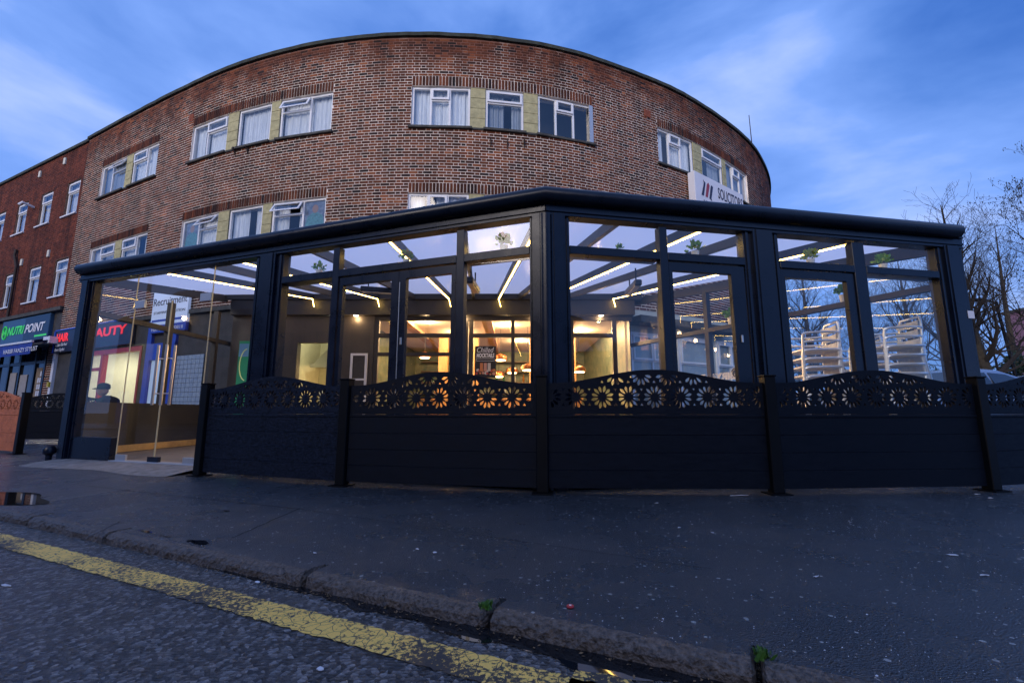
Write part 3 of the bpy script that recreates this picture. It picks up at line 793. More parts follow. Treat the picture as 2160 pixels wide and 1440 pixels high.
q = MB(); q.frame_box(WO, UR, WN, l0, l1, b1 - .03, b1 + .03, zv1, zv1 + .06); q.build('front_bar', UPVC, aw)
q = MB(); q.frame_box(WO, UR, WN, l1 - .35, l1 + .10, .115, .40, zv1 + .02, zv1 + .24); q.build('cassette', UPVC, aw)
lt, _ = whit(10, 745, b1)
place_text('lettering', 'HABIBI FANZY STYLIST', .2, WHITE_L, aw, WO, UR, WN, lt, b1 + .035, zv0 + .08, width=2.45)
# shopfront below the awning: glazing bars, noticeboards and a brick pier
q = MB()
for s_ in (5.6, 4.3, 3.4, 2.5, 1.35, .62): q.frame_box(WO, UR, WN, wa(s_) - .05, wa(s_) + .05, 0, .08, .1, 2.9)
q.frame_box(WO, UR, WN, wa(5.6), wa(.62), 0, .07, 2.35, 2.45); q.frame_box(WO, UR, WN, wa(5.6), wa(.62), 0, .09, .1, .55)
q.build('shopfront_frame', ALU, wing)
q = MB(); q.quad(WPt(wa(5.6), .03, .5), WPt(wa(.62), .03, .5), WPt(wa(.62), .03, 2.9), WPt(wa(5.6), .03, 2.9)); q.build('shopfront_pane', mat('shop_glass_dark', (.02, .025, .03), .05), wing)
for (s_, wd, z0, z1, m_) in ((2.15, .55, .9, 2.0, mat('notice_grey', (.35, .33, .33), .7, var=.1)), (1.0, .42, .9, 2.2, mat('notice_brown', (.22, .16, .10), .7, var=.3)), (3.0, .5, 1.0, 2.1, MATS['notice_grey'])):
    q = MB(); q.frame_box(WO, UR, WN, wa(s_) - wd / 2, wa(s_) + wd / 2, .035, .05, z0, z1); q.build('notice', m_, wing)
PAPER = mat('paper', (.6, .62, .7), .7)
for i in range(7):
    q = MB(); s_ = .84 + .14 * (i % 2); z0 = 1.25 + .22 * (i // 2); q.frame_box(WO, UR, WN, wa(s_) - .06, wa(s_) + .05, .052, .056, z0, z0 + .17); q.build('paper_notice', PAPER, wing)
pier = q = MB()
pa_, pb2 = wa(.42), wa(-.06)
q.frame_box(WO, UR, WN, pa_, pb2, 0, .10, 0, 3.16); pw = q.build('pier', MORTAR, wing)
q = MB()
for c_ in range(42):
    z0 = c_ * CH + .006; x = pa_ - (.11 if c_ % 2 else 0)
    while x < pb2:
        x0, x1 = max(x, pa_ + .003), min(x + LS, pb2 - .003)
        if x1 - x0 > .02: q.frame_box(WO, UR, WN, x0, x1, .09, .112, z0, z0 + CH - J, tone())
        x += LS + J
tag(q.build('pier_bricks', BRICK, pw, tones=True), kind='stuff')
q = MB(); q.frame_box(WO, UR, WN, pb2 + .01, pb2 + .16, 0, .14, 0, 3.1); q.build('white_downpipe_casing', SIGNW, wing)
q = MB(); q.frame_box(WO, UR, WN, pb2 + .02, pb2 + .14, .141, .19, 1.52, 1.68); q.build('alarm_box', mat('yellow_box', (.5, .4, .02), .5), wing)

# solicitors' sign hanging under the right hand windows
sA, zA = wallhit(1446, 366); sB = ws(1548, 410)
pS, uS, nS, WSg = chord(sA, sB, .06)
ssg = thing('office_sign', 'white solicitors sign box below the right upper windows', 'sign', (pS.x, pS.y, 6.3))
z1s = 7.70; z0s = 6.2
q = MB(); q.frame_box(pS, uS, nS, 0, WSg, 0, .22, z0s, z1s); q.build('box', SIGNW, ssg, bevel=.008)
q = MB()
for i, (dx, m_) in enumerate(((0, NAVY), (.20, mat('logo_red', (.30, .03, .045), .5)), (.40, NAVY))):
    a = .46 + dx; q = MB()
    pts = [(a - .16, .0), (a - .04, .0), (a + .10, .42), (a + .04, .50), (a - .05, .42)]
    if i == 0: pts = [(a - .16, 0), (a - .04, 0), (a + .09, .44), (a - .04, .52), (a + .0, .42)]
    if i == 2: pts = [(a - .16, 0), (a - .02, -.06), (a - .05, .02), (a + .08, .42), (a + .0, .47), (a - .05, .40)]
    q.add([(pS.x + uS.x * x + nS.x * .226, pS.y + uS.y * x + nS.y * .226, 7.02 + y) for x, y in pts], [tuple(range(len(pts)))]); q.build('emblem', m_, ssg)
place_text('lettering', 'SOLICITORS', .50, NAVY, ssg, pS, uS, nS, 1.20, .225, 7.17, width=WSg - 1.26, bold=.004)
place_text('lettering', 'MYM', .20, NAVY, ssg, pS, uS, nS, .40, .225, 6.76, width=.42)
place_text('lettering', 'SOLICITORS', .17, NAVY, ssg, pS, uS, nS, .20, .225, 6.54, width=.9)
q = MB(); q.frame_box(pS, uS, nS, 1.20, WSg - .05, .221, .226, 6.3, 7.02); q.build('lower_panel', BLUE, ssg)

# ================================================================ GROUND, ROAD, PAVEMENT, KERB
def ground_mat(name, c1, c2, fine, rough, rvar, bump, bscale, speck=0.0, wet=.45, grain=0, film=.0):
    m = bpy.data.materials.new(name); m.use_nodes = True; MATS[name] = m
    t = m.node_tree; b = t.nodes['Principled BSDF']; L = t.links
    g = t.nodes.new('ShaderNodeNewGeometry')
    def noise(sc, d=5, r=.6):
        n = t.nodes.new('ShaderNodeTexNoise'); n.inputs['Scale'].default_value = sc; n.inputs['Detail'].default_value = d; n.inputs['Roughness'].default_value = r
        L.new(g.outputs['Position'], n.inputs['Vector']); return n
    def rng(src, a, b_, c, d):
        q = t.nodes.new('ShaderNodeMapRange'); q.inputs['From Min'].default_value = a; q.inputs['From Max'].default_value = b_
        q.inputs['To Min'].default_value = c; q.inputs['To Max'].default_value = d; L.new(src, q.inputs[0]); return q.outputs[0]
    nf = noise(fine, 3, .7); nl = noise(1.1, 6, .62)
    r = t.nodes.new('ShaderNodeValToRGB'); r.color_ramp.elements[0].position = .35; r.color_ramp.elements[1].position = .68
    r.color_ramp.elements[0].color = (*c1, 1); r.color_ramp.elements[1].color = (*c2, 1); L.new(nf.outputs['Fac'], r.inputs[0])
    mu = t.nodes.new('ShaderNodeMixRGB'); mu.blend_type = 'MULTIPLY'; mu.inputs[0].default_value = 1
    L.new(r.outputs[0], mu.inputs[1]); L.new(rng(nl.outputs['Fac'], .3, .7, .65, 1.3), mu.inputs[2])
    col_out = mu.outputs[0]
    if grain:          # crushed stone chips showing in the wearing course
        vg = t.nodes.new('ShaderNodeTexVoronoi'); vg.inputs['Scale'].default_value = grain; L.new(g.outputs['Position'], vg.inputs['Vector'])
        sg = t.nodes.new('ShaderNodeSeparateColor'); L.new(vg.outputs['Color'], sg.inputs[0])
        pg = t.nodes.new('ShaderNodeMath'); pg.operation = 'POWER'; pg.inputs[1].default_value = 2.6; L.new(sg.outputs[1], pg.inputs[0])
        cg = t.nodes.new('ShaderNodeMixRGB'); cg.inputs[2].default_value = (.30, .29, .29, 1); L.new(pg.outputs[0], cg.inputs[0]); L.new(col_out, cg.inputs[1]); col_out = cg.outputs[0]
    if speck:
        v = t.nodes.new('ShaderNodeTexVoronoi'); v.inputs['Scale'].default_value = 26; v.inputs['Randomness'].default_value = 1
        L.new(g.outputs['Position'], v.inputs['Vector'])
        sz = t.nodes.new('ShaderNodeSeparateColor'); L.new(v.outputs['Color'], sz.inputs[0])
        th = t.nodes.new('ShaderNodeMath'); th.operation = 'MULTIPLY'; th.inputs[1].default_value = speck
        pw_ = t.nodes.new('ShaderNodeMath'); pw_.operation = 'POWER'; pw_.inputs[1].default_value = 3.5; L.new(sz.outputs[0], pw_.inputs[0]); L.new(pw_.outputs[0], th.inputs[0])
        lt_ = t.nodes.new('ShaderNodeMath'); lt_.operation = 'LESS_THAN'; L.new(v.outputs['Distance'], lt_.inputs[0]); L.new(th.outputs[0], lt_.inputs[1])
        mx = t.nodes.new('ShaderNodeMixRGB'); mx.inputs[2].default_value = (.42, .42, .40, 1); L.new(lt_.outputs[0], mx.inputs[0]); L.new(col_out, mx.inputs[1]); col_out = mx.outputs[0]
    L.new(col_out, b.inputs['Base Color'])
    L.new(rng(nl.outputs['Fac'], .35, .65, rough - rvar, rough + rvar), b.inputs['Roughness'])
    b.inputs['Specular IOR Level'].default_value = wet
    b.inputs['Coat Weight'].default_value = film; b.inputs['Coat Roughness'].default_value = .22      # film of rain water
    vb = t.nodes.new('ShaderNodeTexVoronoi'); vb.inputs['Scale'].default_value = bscale; L.new(g.outputs['Position'], vb.inputs['Vector'])
    ad = t.nodes.new('ShaderNodeMath'); ad.operation = 'MULTIPLY_ADD'; ad.inputs[1].default_value = .8; L.new(vb.outputs['Distance'], ad.inputs[0]); L.new(nf.outputs['Fac'], ad.inputs[2])
    bp = t.nodes.new('ShaderNodeBump'); bp.inputs['Strength'].default_value = bump; bp.inputs['Distance'].default_value = .022 if grain else .012
    L.new(ad.outputs[0], bp.inputs['Height']); L.new(bp.outputs[0], b.inputs['Normal']); L.new(bp.outputs[0], b.inputs['Coat Normal'])
    return m
ROADM = ground_mat('wet_road_asphalt', (.014, .014, .016), (.040, .038, .038), 95, .22, .08, 1.0, 62, 0, 1.0, grain=62, film=.25)
PAVEM = ground_mat('damp_pavement_asphalt', (.006, .007, .010), (.022, .023, .028), 170, .30, .13, .8, 150, .24, 1.0, film=.6)
WATER = mat('standing_water', (.006, .007, .009), .03, spec=.5)
KERBM = mat('kerb_granite', (.026, .019, .015), .5, color2=(.17, .135, .11), vscale=60, bump=1.0, bscale=70, rvar=.15)
YELLOW = None
def yellow_mat():
    m = mat('worn_yellow_paint', (.55, .40, .03), .5); t = m.node_tree; b = t.nodes['Principled BSDF']; L = t.links
    g = t.nodes.new('ShaderNodeNewGeometry')
    v = t.nodes.new('ShaderNodeTexVoronoi'); v.feature = 'DISTANCE_TO_EDGE'; v.inputs['Scale'].default_value = 22
    n = t.nodes.new('ShaderNodeTexNoise'); n.inputs['Scale'].default_value = 60; n.inputs['Detail'].default_value = 5; n.inputs['Roughness'].default_value = .75
    n2 = t.nodes.new('ShaderNodeTexNoise'); n2.inputs['Scale'].default_value = 2.2; n2.inputs['Detail'].default_value = 3
    n4 = t.nodes.new('ShaderNodeTexNoise'); n4.inputs['Scale'].default_value = 9
    dv = t.nodes.new('ShaderNodeVectorMath'); dv.operation = 'MULTIPLY_ADD'; dv.inputs[1].default_value = (.06, .06, .06)
    L.new(g.outputs['Position'], n4.inputs['Vector']); L.new(n4.outputs['Color'], dv.inputs[0]); L.new(g.outputs['Position'], dv.inputs[2])
    L.new(dv.outputs[0], v.inputs['Vector'])
    for q in (n, n2): L.new(g.outputs['Position'], q.inputs['Vector'])
    cr = t.nodes.new('ShaderNodeMath'); cr.operation = 'GREATER_THAN'; cr.inputs[1].default_value = .022; L.new(v.outputs['Distance'], cr.inputs[0])
    sm = t.nodes.new('ShaderNodeMath'); sm.operation = 'MULTIPLY_ADD'; sm.inputs[1].default_value = .9; L.new(n2.outputs['Fac'], sm.inputs[0]); L.new(n.outputs['Fac'], sm.inputs[2])
    g2 = t.nodes.new('ShaderNodeMath'); g2.operation = 'GREATER_THAN'; g2.inputs[1].default_value = .93; L.new(sm.outputs[0], g2.inputs[0])
    mul = t.nodes.new('ShaderNodeMath'); mul.operation = 'MULTIPLY'; L.new(cr.outputs[0], mul.inputs[0]); L.new(g2.outputs[0], mul.inputs[1])
    mx = t.nodes.new('ShaderNodeMixRGB'); mx.inputs[1].default_value = (.035, .034, .034, 1); mx.inputs[2].default_value = (.95, .60, .13, 1)
    L.new(mul.outputs[0], mx.inputs[0]); L.new(mx.outputs[0], b.inputs['Base Color'])
    bp = t.nodes.new('ShaderNodeBump'); bp.inputs['Strength'].default_value = .9; bp.inputs['Distance'].default_value = .01; L.new(sm.outputs[0], bp.inputs['Height']); L.new(bp.outputs[0], b.inputs['Normal'])
    return m
YELLOW = yellow_mat()
KP = Vector((-3.63, 3.40)); KU = Vector((1, -.4655)).normalized(); KN = Vector((KU.y, -KU.x))      # KN points to the road
RZ = -.058
def K(a, b, z): return (KP.x + KU.x * a + KN.x * b, KP.y + KU.y * a + KN.y * b, z)
q = MB(); q.quad((-700, -700, -.13), (700, -700, -.13), (700, 700, -.13), (-700, 700, -.13)); tag(q.build('ground', mat('far_ground', (.035, .036, .034), .8, var=.3, vscale=.3)), kind='structure')
q = MB(); q.quad(K(-80, .0, RZ), K(-80, 9, RZ), K(80, 9, RZ), K(80, 0, RZ)); road = tag(q.build('road', ROADM), kind='structure')
q = MB(); q.quad(K(-80, -.13, 0), K(80, -.13, 0), K(80, -60, 0), K(-80, -60, 0)); q.quad(K(-80, -.13, -.12), K(80, -.13, -.12), K(80, -.13, 0), K(-80, -.13, 0))
pave = tag(q.build('pavement', PAVEM), kind='structure')
q = MB(); q.quad(K(-80, 9, .0), K(-80, 16, 0), K(80, 16, 0), K(80, 9, 0)); q.quad(K(-80, 9, RZ - .01), K(-80, 9, 0), K(80, 9, 0), K(80, 9, RZ - .01)); tag(q.build('far_pavement', PAVEM), kind='structure')
kerb = bpy.data.objects.new('kerb', None); col.objects.link(kerb); tag(kerb, kind='structure'); kerb.location = (KP.x, KP.y, 0)
# kerb stones, each a rough bevelled block; joints where the photograph shows them
def ka(px, py): 
    p = atz(px, py, 0); return (Vector((p.x, p.y)) - KP).dot(KU)
JTS = [ka(192, 1130), ka(635, 1212), ka(1018, 1297), ka(1600, 1405)]
st = sorted([JTS[0] - .98 * i for i in range(1, 14)] + JTS + [JTS[-1] + .95 * i for i in range(1, 6)])
for a, b in zip(st, st[1:]):
    bm = bmesh.new(); nx, ny, nz = max(10, int((b - a) / .035)), 5, 5
    a0, a1 = a + .008, b - .008
    def shp(i, j, k):
        return Vector((a0 + (a1 - a0) * i / nx, -.135 + .145 * j / ny, -.14 + .142 * k / nz))
    grid = {}
    for i in range(nx + 1):
        for j in range(ny + 1):
            for k in range(nz + 1):
                if not (i in (0, nx) or j in (0, ny) or k in (0, nz)): continue
                v = shp(i, j, k)
                if j == ny and k == nz: v.y -= .016; v.z -= .012       # worn arris
                if j == ny and k == nz - 1: v.y -= .004
                if j == ny - 1 and k == nz: v.z -= .003
                if i in (0, nx) and (j == ny or k == nz): v.x += .010 * (1 if i == 0 else -1)
                r = .0040 if (j == ny or k == nz) else .001
                if j == ny: v.y += random.uniform(-r, r) * 1.5
                if k == nz and j > 0: v.z += random.uniform(-r, r) * .7
                grid[(i, j, k)] = bm.verts.new(K(v.x, v.y, v.z))
    def face(*ks):
        try: bm.faces.new([grid[x] for x in ks])
        except Exception: pass
    for i in range(nx):
        for j in range(ny):
            face((i, j, nz), (i + 1, j, nz), (i + 1, j + 1, nz), (i, j + 1, nz))
        for k in range(nz):
            face((i, ny, k), (i, ny, k + 1), (i + 1, ny, k + 1), (i + 1, ny, k))
    for j in range(ny):
        for k in range(nz):
            face((0, j, k), (0, j, k + 1), (0, j + 1, k + 1), (0, j + 1, k)); face((nx, j, k), (nx, j + 1, k), (nx, j + 1, k + 1), (nx, j, k + 1))
    bmesh.ops.recalc_face_normals(bm, faces=bm.faces[:])
    me = bpy.data.meshes.new('kerb_stone'); bm.to_mesh(me); bm.free(); me.materials.append(KERBM); me.materials.append(PAVEM)
    for p in me.polygons: p.material_index = 1 if p.normal.z > .8 and (Vector(p.center[:2]) - KP).dot(KN) < -.035 else 0
    link('kerb_stone', me, kerb)
# worn yellow line with ragged edges, and the stub of a second one
def rag_strip(a0, a1, c0, c1, z, step, jit):
    q = MB(); n = int((a1 - a0) / step); prev = None
    for i in range(n + 1):
        a = a0 + (a1 - a0) * i / n; e0 = c0 + random.uniform(-jit, jit); e1 = c1 + random.uniform(-jit, jit)
        cur = (K(a, e0, z), K(a, e1, z))
        if prev: q.quad(prev[0], prev[1], cur[1], cur[0])
        prev = cur
    return q
def kb(px, py, z):
    p = atz(px, py, z); v = Vector((p.x, p.y)) - KP; return v.dot(KU), v.dot(KN)
y0 = [kb(*p, RZ)[1] for p in ((300, 1208), (700, 1297), (1000, 1372))]; y1 = [kb(*p, RZ)[1] for p in ((300, 1250), (700, 1348), (1000, 1424))]
YC0, YC1 = sum(y0) / 3, sum(y1) / 3
ye = kb(1150, 1440, RZ)[0]
tag(rag_strip(-30, ye + 1.0, YC0, YC1, RZ + .004, .02, .006).build('yellow_line', YELLOW), kind='structure')
sa, sbk = kb(1200, 1440, RZ); sa2, sb2 = kb(1275, 1420, RZ)
tag(rag_strip(sa, sa + .16, sb2 - .02, sb2 + .10, RZ + .004, .02, .006).build('yellow_mark', YELLOW), kind='structure')
# water standing in the gutter
ga, gb = kb(430, 1190, RZ)[0], kb(1900, 1500, RZ)[0]
q = MB(); n = 90; prev = None
for i in range(n + 1):
    t = i / n; a = ga + (gb + 2 - ga) * t; wd = .012 + (YC0 - .05) * min(1, t * 2.6) * (.75 + .2 * math.sin(i * .7) + .12 * math.sin(i * 1.9))
    cur = (K(a, .0, RZ + .0045), K(a, max(.015, wd), RZ + .0045))
    if prev: q.quad(prev[0], prev[1], cur[1], cur[0])
    prev = cur
tag(q.build('gutter_water', WATER), kind='structure')
def puddle(px, py, rx, ry, name='puddle'):
    p = atz(px, py, 0); q = MB(); pts = []
    for i in range(28):
        t = 2 * math.pi * i / 28; k = 1 + .12 * math.sin(3 * t + px) + .08 * math.sin(5 * t)
        a, b = math.cos(t) * rx * k, math.sin(t) * ry * k
        pts.append((p.x + KU.x * a - KN.x * b, p.y + KU.y * a - KN.y * b, .004))
    q.add(pts, [tuple(range(28))]); tag(q.build(name, WATER), kind='structure')
puddle(8, 1051, .55, .20); puddle(418, 1144, .085, .028); puddle(478, 1078, .03, .015)
# saw cuts in the pavement
CUT = mat('saw_cut', (.012, .012, .013), .8)
for p0, p1 in (((166, 1023), (640, 1075)), ((155, 1021), (231, 1007)), ((490, 1135), (632, 1072)), ((188, 1133), (253, 1100)), ((54, 1088), (94, 1075)), ((630, 1212), (665, 1196)), ((640, 1075), (1500, 1200))):
    a, b = atz(*p0, 0), atz(*p1, 0); d = (b - a).normalized(); n = Vector((-d.y, d.x, 0)); q = MB(); wv = .004
    if p1[0] == 1500: wv = .0018
    k = 16; prev = None
    for i in range(k + 1):
        c = a.lerp(b, i / k) + n * random.uniform(-.004, .004); cur = (c - n * wv, c + n * wv)
        if prev: q.quad(*[(v.x, v.y, .0035) for v in (prev[0], cur[0], cur[1], prev[1])])
        prev = cur
    q.build('joint', CUT, pave)
# dark wet streaks: shallow films of water along the kerb
for (px, py, rx, ry) in ((310, 1122, .09, .010), (350, 1132, .07, .008)):
    p = atz(px, py, 0); q = MB(); pts = []
    for i in range(20):
        t = 2 * math.pi * i / 20; k = 1 + .25 * math.sin(4 * t + px); a, b = math.cos(t) * rx * k, math.sin(t) * ry * k
        pts.append((p.x + KU.x * a - KN.x * b, p.y + KU.y * a - KN.y * b, .004))
    q.add(pts, [tuple(range(20))]); tag(q.build('puddle', WATER), kind='structure')

# ================================================================ GLASS CONSERVATORY
L_ = Vector((-6.51, 6.68)); M_ = Vector((.336, 4.28)); RR = Vector((5.40, 5.23)); FB = Vector((2.72, 10.55)); LB = Vector((-6.42, 10.9))
cons = thing('glass_conservatory', 'black aluminium glass dining conservatory with round gutter and lit rafters', 'conservatory', (M_.x, M_.y, 0))
def seg(A, B):
    u = (B - A); W = u.length; u = u / W; n = Vector((u.y, -u.x)); return A, u, n, W
LM = seg(L_, M_); MR = seg(M_, RR)
FZ = .05
floor_m = mat('conservatory_floor', (.20, .16, .12), .5, var=.25, vscale=6, bump=.2)
q = MB(); q.add([(p[0], p[1], FZ) for p in (L_ - LM[2] * -.0, M_, RR, FB, (2.72, 10.4), (-6.42, 10.9))], [tuple(range(6))]); tag(q.build('conservatory_floor', floor_m), kind='structure')
def bx(S, name, a0, a1, b0, b1, z0, z1, m=ALU, bevel=.004, parent=cons):
    q = MB(); q.frame_box(S[0], S[1], S[2], a0, a1, b0, b1, z0, z1); return q.build(name, m, parent, bevel=bevel)
def post(S, a0, a1):
    W = a1 - a0; q = MB()
    q.frame_box(S[0], S[1], S[2], a0, a1, -.13, -.02, .0, 2.66)
    q.frame_box(S[0], S[1], S[2], a0 + W * .22, a1 - W * .22, -.02, .02, .0, 2.66)
    q.frame_box(S[0], S[1], S[2], a0 + W * .30, a1 - W * .30, .02, .032, .0, 2.66)
    q.frame_box(S[0], S[1], S[2], a0 + W * .05, a0 + W * .12, -.02, -.005, .0, 2.66); q.frame_box(S[0], S[1], S[2], a1 - W * .12, a1 - W * .05, -.02, -.005, .0, 2.66)
    return q.build('post', ALU, cons)
post(LM, -.04, .27); post(LM, 3.46, 3.90); post(LM, 7.08, 7.25); post(MR, .0, .245); post(MR, 2.21, 2.64); post(MR, 4.78, 5.17)
q = MB(); q.tube([(M_.x, M_.y + .05, 0), (M_.x, M_.y + .05, 2.66)], .075, 10); q.build('post', ALU, cons, smooth=True)
def mull(S, a0, a1, z0=.1, z1=2.62): bx(S, 'mullion', a0, a1, -.10, -.012, z0, z1)
mull(LM, 4.66, 4.75); mull(LM, 6.27, 6.36); mull(MR, 1.22, 1.31); mull(MR, 3.60, 3.76)
TZ0, TZ1 = 2.26, 2.345
for S, a0, a1 in ((LM, 3.9, 4.66), (LM, 4.75, 6.27), (LM, 6.36, 7.08), (MR, .245, 1.22), (MR, 1.31, 2.21), (MR, 2.64, 3.60), (MR, 3.76, 4.78)): bx(S, 'transom', a0, a1, -.18, -.008, TZ0, TZ1)
def pane(S, a0, a1, z0, z1, b=-.06, name='pane', parent=cons):
    o, u, n, W = S; q = MB()
    q.quad(*[(o.x + u.x * a + n.x * b, o.y + u.y * a + n.y * b, z) for a, z in ((a0, z0), (a1, z0), (a1, z1), (a0, z1))]); return q.build(name, CLEAR, parent)
for S, a0, a1 in ((LM, 3.9, 4.66), (LM, 4.75, 6.27), (LM, 6.36, 7.08), (MR, .245, 1.22), (MR, 1.31, 2.21), (MR, 2.64, 3.60), (MR, 3.76, 4.78)): pane(S, a0, a1, TZ1, 2.64)
for S, a0, a1 in ((LM, 3.9, 4.66), (LM, 6.36, 7.08), (MR, .245, 1.22), (MR, 3.76, 4.78)):
    bx(S, 'bottom_rail', a0, a1, -.10, -.012, .03, .16); pane(S, a0, a1, .16, TZ0)
def leaf(S, a0, a1, s0=.055, s1=.055, head=.09):
    q = MB(); A = (S[0], S[1], S[2])
    q.frame_box(*A, a0, a0 + s0, -.085, -.03, .06, TZ0 - .012); q.frame_box(*A, a1 - s1, a1, -.085, -.03, .06, TZ0 - .012)
    q.frame_box(*A, a0 + s0, a1 - s1, -.085, -.03, .06, .2); q.frame_box(*A, a0 + s0, a1 - s1, -.085, -.03, TZ0 - .012 - head, TZ0 - .012)
    d = q.build('door', ALU, cons); pane(S, a0 + s0, a1 - s1, .2, TZ0 - .012 - head, -.055, parent=d); return d
CHROME = mat('brushed_steel', (.62, .58, .54), .32, .9)
d1 = leaf(LM, 4.76, 5.56, .05, .09); d2 = leaf(LM, 5.565, 6.26, .09, .05); d3 = leaf(MR, 1.32, 2.20, .04, .16); d4 = leaf(MR, 2.65, 3.59, .05, .10)
for S, a, d in ((LM, 5.62, d2), (MR, 2.11, d3)):
    q = MB(); q.frame_box(S[0], S[1], S[2], a - .012, a + .012, -.03, -.015, 1.42, 1.50); q.build('lock', CHROME, d, bevel=.004)
q = MB(); q.frame_box(LM[0], LM[1], LM[2], 5.575, 5.582, -.03, -.022, .2, 2.12); q.build('edge_strip', ZINC, d2)
# head beam and round gutter
for S in (LM, MR):
    bx(S, 'head_beam', -.04 if S is LM else 0, S[3], -.12, .015, 2.64, 2.755)
    bx(S, 'head_trim', -.04 if S is LM else 0, S[3], .015, .03, 2.675, 2.70, bevel=.002)
for S in (LM, MR): bx(S, 'gutter_backing', -.04 if S is LM else 0, S[3], -.06, .034, 2.757, 2.84)
q = MB(); n1_, n2_ = LM[2], MR[2]
gz = 2.832; e0 = L_ + LM[1] * .0 + n1_ * .05; e1 = RR - MR[1] * .09 + n2_ * .05
q.tube([(e0.x, e0.y, gz), (M_.x + (n1_.x + n2_.x) * .028, M_.y - .055, gz), (e1.x, e1.y, gz)], .078, 20)
q.build('gutter', ALU, cons, smooth=True)
# frameless entrance: fixed panes, two doors with bar handles and patch fittings
DOORZ = 2.22; GE = mat('glass_edge', (.55, .48, .30), .2)
pane(LM, .27, 1.17, .36, 2.64); bx(LM, 'kick_panel', .27, 1.10, -.10, -.02, .02, .36); pane(LM, 1.18, 2.68, DOORZ + .01, 2.64); pane(LM, 2.69, 3.46, .08, 2.64)
for a in (1.175, 2.685):
    q = MB(); q.frame_box(LM[0], LM[1], LM[2], a - .004, a + .004, -.066, -.054, .08, 2.64); q.build('glass_edge', GE, cons)
for di, (a0, a1) in enumerate(((1.185, 1.925), (1.935, 2.675))):
    d = pane(LM, a0, a1, .09, DOORZ, name='glass_door')
    q = MB(); e = a1 if di == 0 else a0; q.frame_box(LM[0], LM[1], LM[2], e - .003, e + .003, -.066, -.054, .09, DOORZ); q.build('glass_edge', GE, d)
    h = a1 - .075 if di == 0 else a0 + .075
    for b in (-.005, -.115):
        q = MB(); p = LM[0] + LM[1] * h + LM[2] * b; q.tube([(p.x, p.y, .80), (p.x, p.y, 1.60)], .017, 10)
        for z in (.95, 1.42): pe = LM[0] + LM[1] * h + LM[2] * -.06; q.tube([(p.x, p.y, z), (pe.x, pe.y, z)], .008, 6)
        q.build('handle', CHROME, d, smooth=True)
    hx = a0 if di == 0 else a1
    for z0, z1 in ((DOORZ - .06, DOORZ + .05), (.06, .14)):
        q = MB(); s_ = 1 if di == 0 else -1; x0, x1 = sorted((hx, hx + s_ * .2)); q.frame_box(LM[0], LM[1], LM[2], x0, x1, -.075, -.045, z0, z1); q.build('patch_fitting', ZINC, d, bevel=.003)
q = MB(); q.frame_box(LM[0], LM[1], LM[2], 1.83, 2.03, -.08, -.04, .06, .13); q.build('floor_lock', ALU, cons)
bx(LM, 'threshold', 1.12, 2.75, -.14, .0, .045, .065, ZINC)
# small white label on the right corner post
q = MB(); q.frame_box(MR[0], MR[1], MR[2], 5.04, 5.13, .034, .038, 1.78, 1.87)
q.build('label_sticker', SIGNW, cons)
# drain shoe at the foot of the left post
q = MB(); p = L_ - LM[1] * .10 + n1_ * .04; q.lathe([(.035, 0), (.04, .10), (.075, .13), (.08, .18), (.05, .23)], (p.x, p.y, .0), 12); q.build('drain_shoe', ALU, cons, smooth=True)

# roof: rafters with light strips, pale polycarbonate between them
def poly_mat():
    m = bpy.data.materials.new('opal_polycarbonate'); m.use_nodes = True; t = m.node_tree; t.nodes.clear(); L = t.links
    o = t.nodes.new('ShaderNodeOutputMaterial'); tl = t.nodes.new('ShaderNodeBsdfTranslucent'); df = t.nodes.new('ShaderNodeBsdfDiffuse'); gl = t.nodes.new('ShaderNodeBsdfGlossy')
    tl.inputs[0].default_value = (1, .96, 1, 1); df.inputs[0].default_value = (.7, .69, .72, 1); gl.inputs['Roughness'].default_value = .12
    a = t.nodes.new('ShaderNodeMixShader'); a.inputs[0].default_value = .10; L.new(tl.outputs[0], a.inputs[1]); L.new(df.outputs[0], a.inputs[2])
    b = t.nodes.new('ShaderNodeMixShader'); b.inputs[0].default_value = .07; L.new(a.outputs[0], b.inputs[1]); L.new(gl.outputs[0], b.inputs[2])
    c = t.nodes.new('ShaderNodeTexCoord'); wv = t.nodes.new('ShaderNodeTexWave'); wv.inputs['Scale'].default_value = 16; L.new(c.outputs['Object'], wv.inputs['Vector'])
    bp = t.nodes.new('ShaderNodeBump'); bp.inputs['Strength'].default_value = .25; bp.inputs['Distance'].default_value = .004; L.new(wv.outputs['Fac'], bp.inputs['Height']); L.new(bp.outputs[0], gl.inputs['Normal'])
    L.new(b.outputs[0], o.inputs[0]); return m
POLY = poly_mat()
LED = lamp_mat('led_strip_warm', (1.0, .62, .15), 22.0)
EZ, BZ, BY = 2.78, 3.33, 9.95
def eave_at(px):
    """point on the eave line that projects to picture column px"""
    for S in (LM, MR):
        lo, hi = 0.0, S[3]
        f = lambda a: proj(S[0].x + S[1].x * a, S[0].y + S[1].y * a, EZ)[0]
        if f(lo) - 1e-3 <= px <= f(hi) + 1e-3:
            for _ in range(40):
                mdl = (lo + hi) / 2
                if f(mdl) < px: lo = mdl
                else: hi = mdl
            return S[0] + S[1] * lo
RAFT = [(325, 1, -4.45), (415, 0, -3.75), (490, 1, -3.0), (640, 0, -2.2), (812, 1, -1.41), (975, 0, -.86), (1150, 1, -.30), (1318, 0, .16), (1500, 1, .74), (1640, 0, 1.25), (1830, 1, 2.25)]
pts = [(Vector((L_.x, L_.y, EZ)), Vector((LB.x, BY, BZ - .02)))]
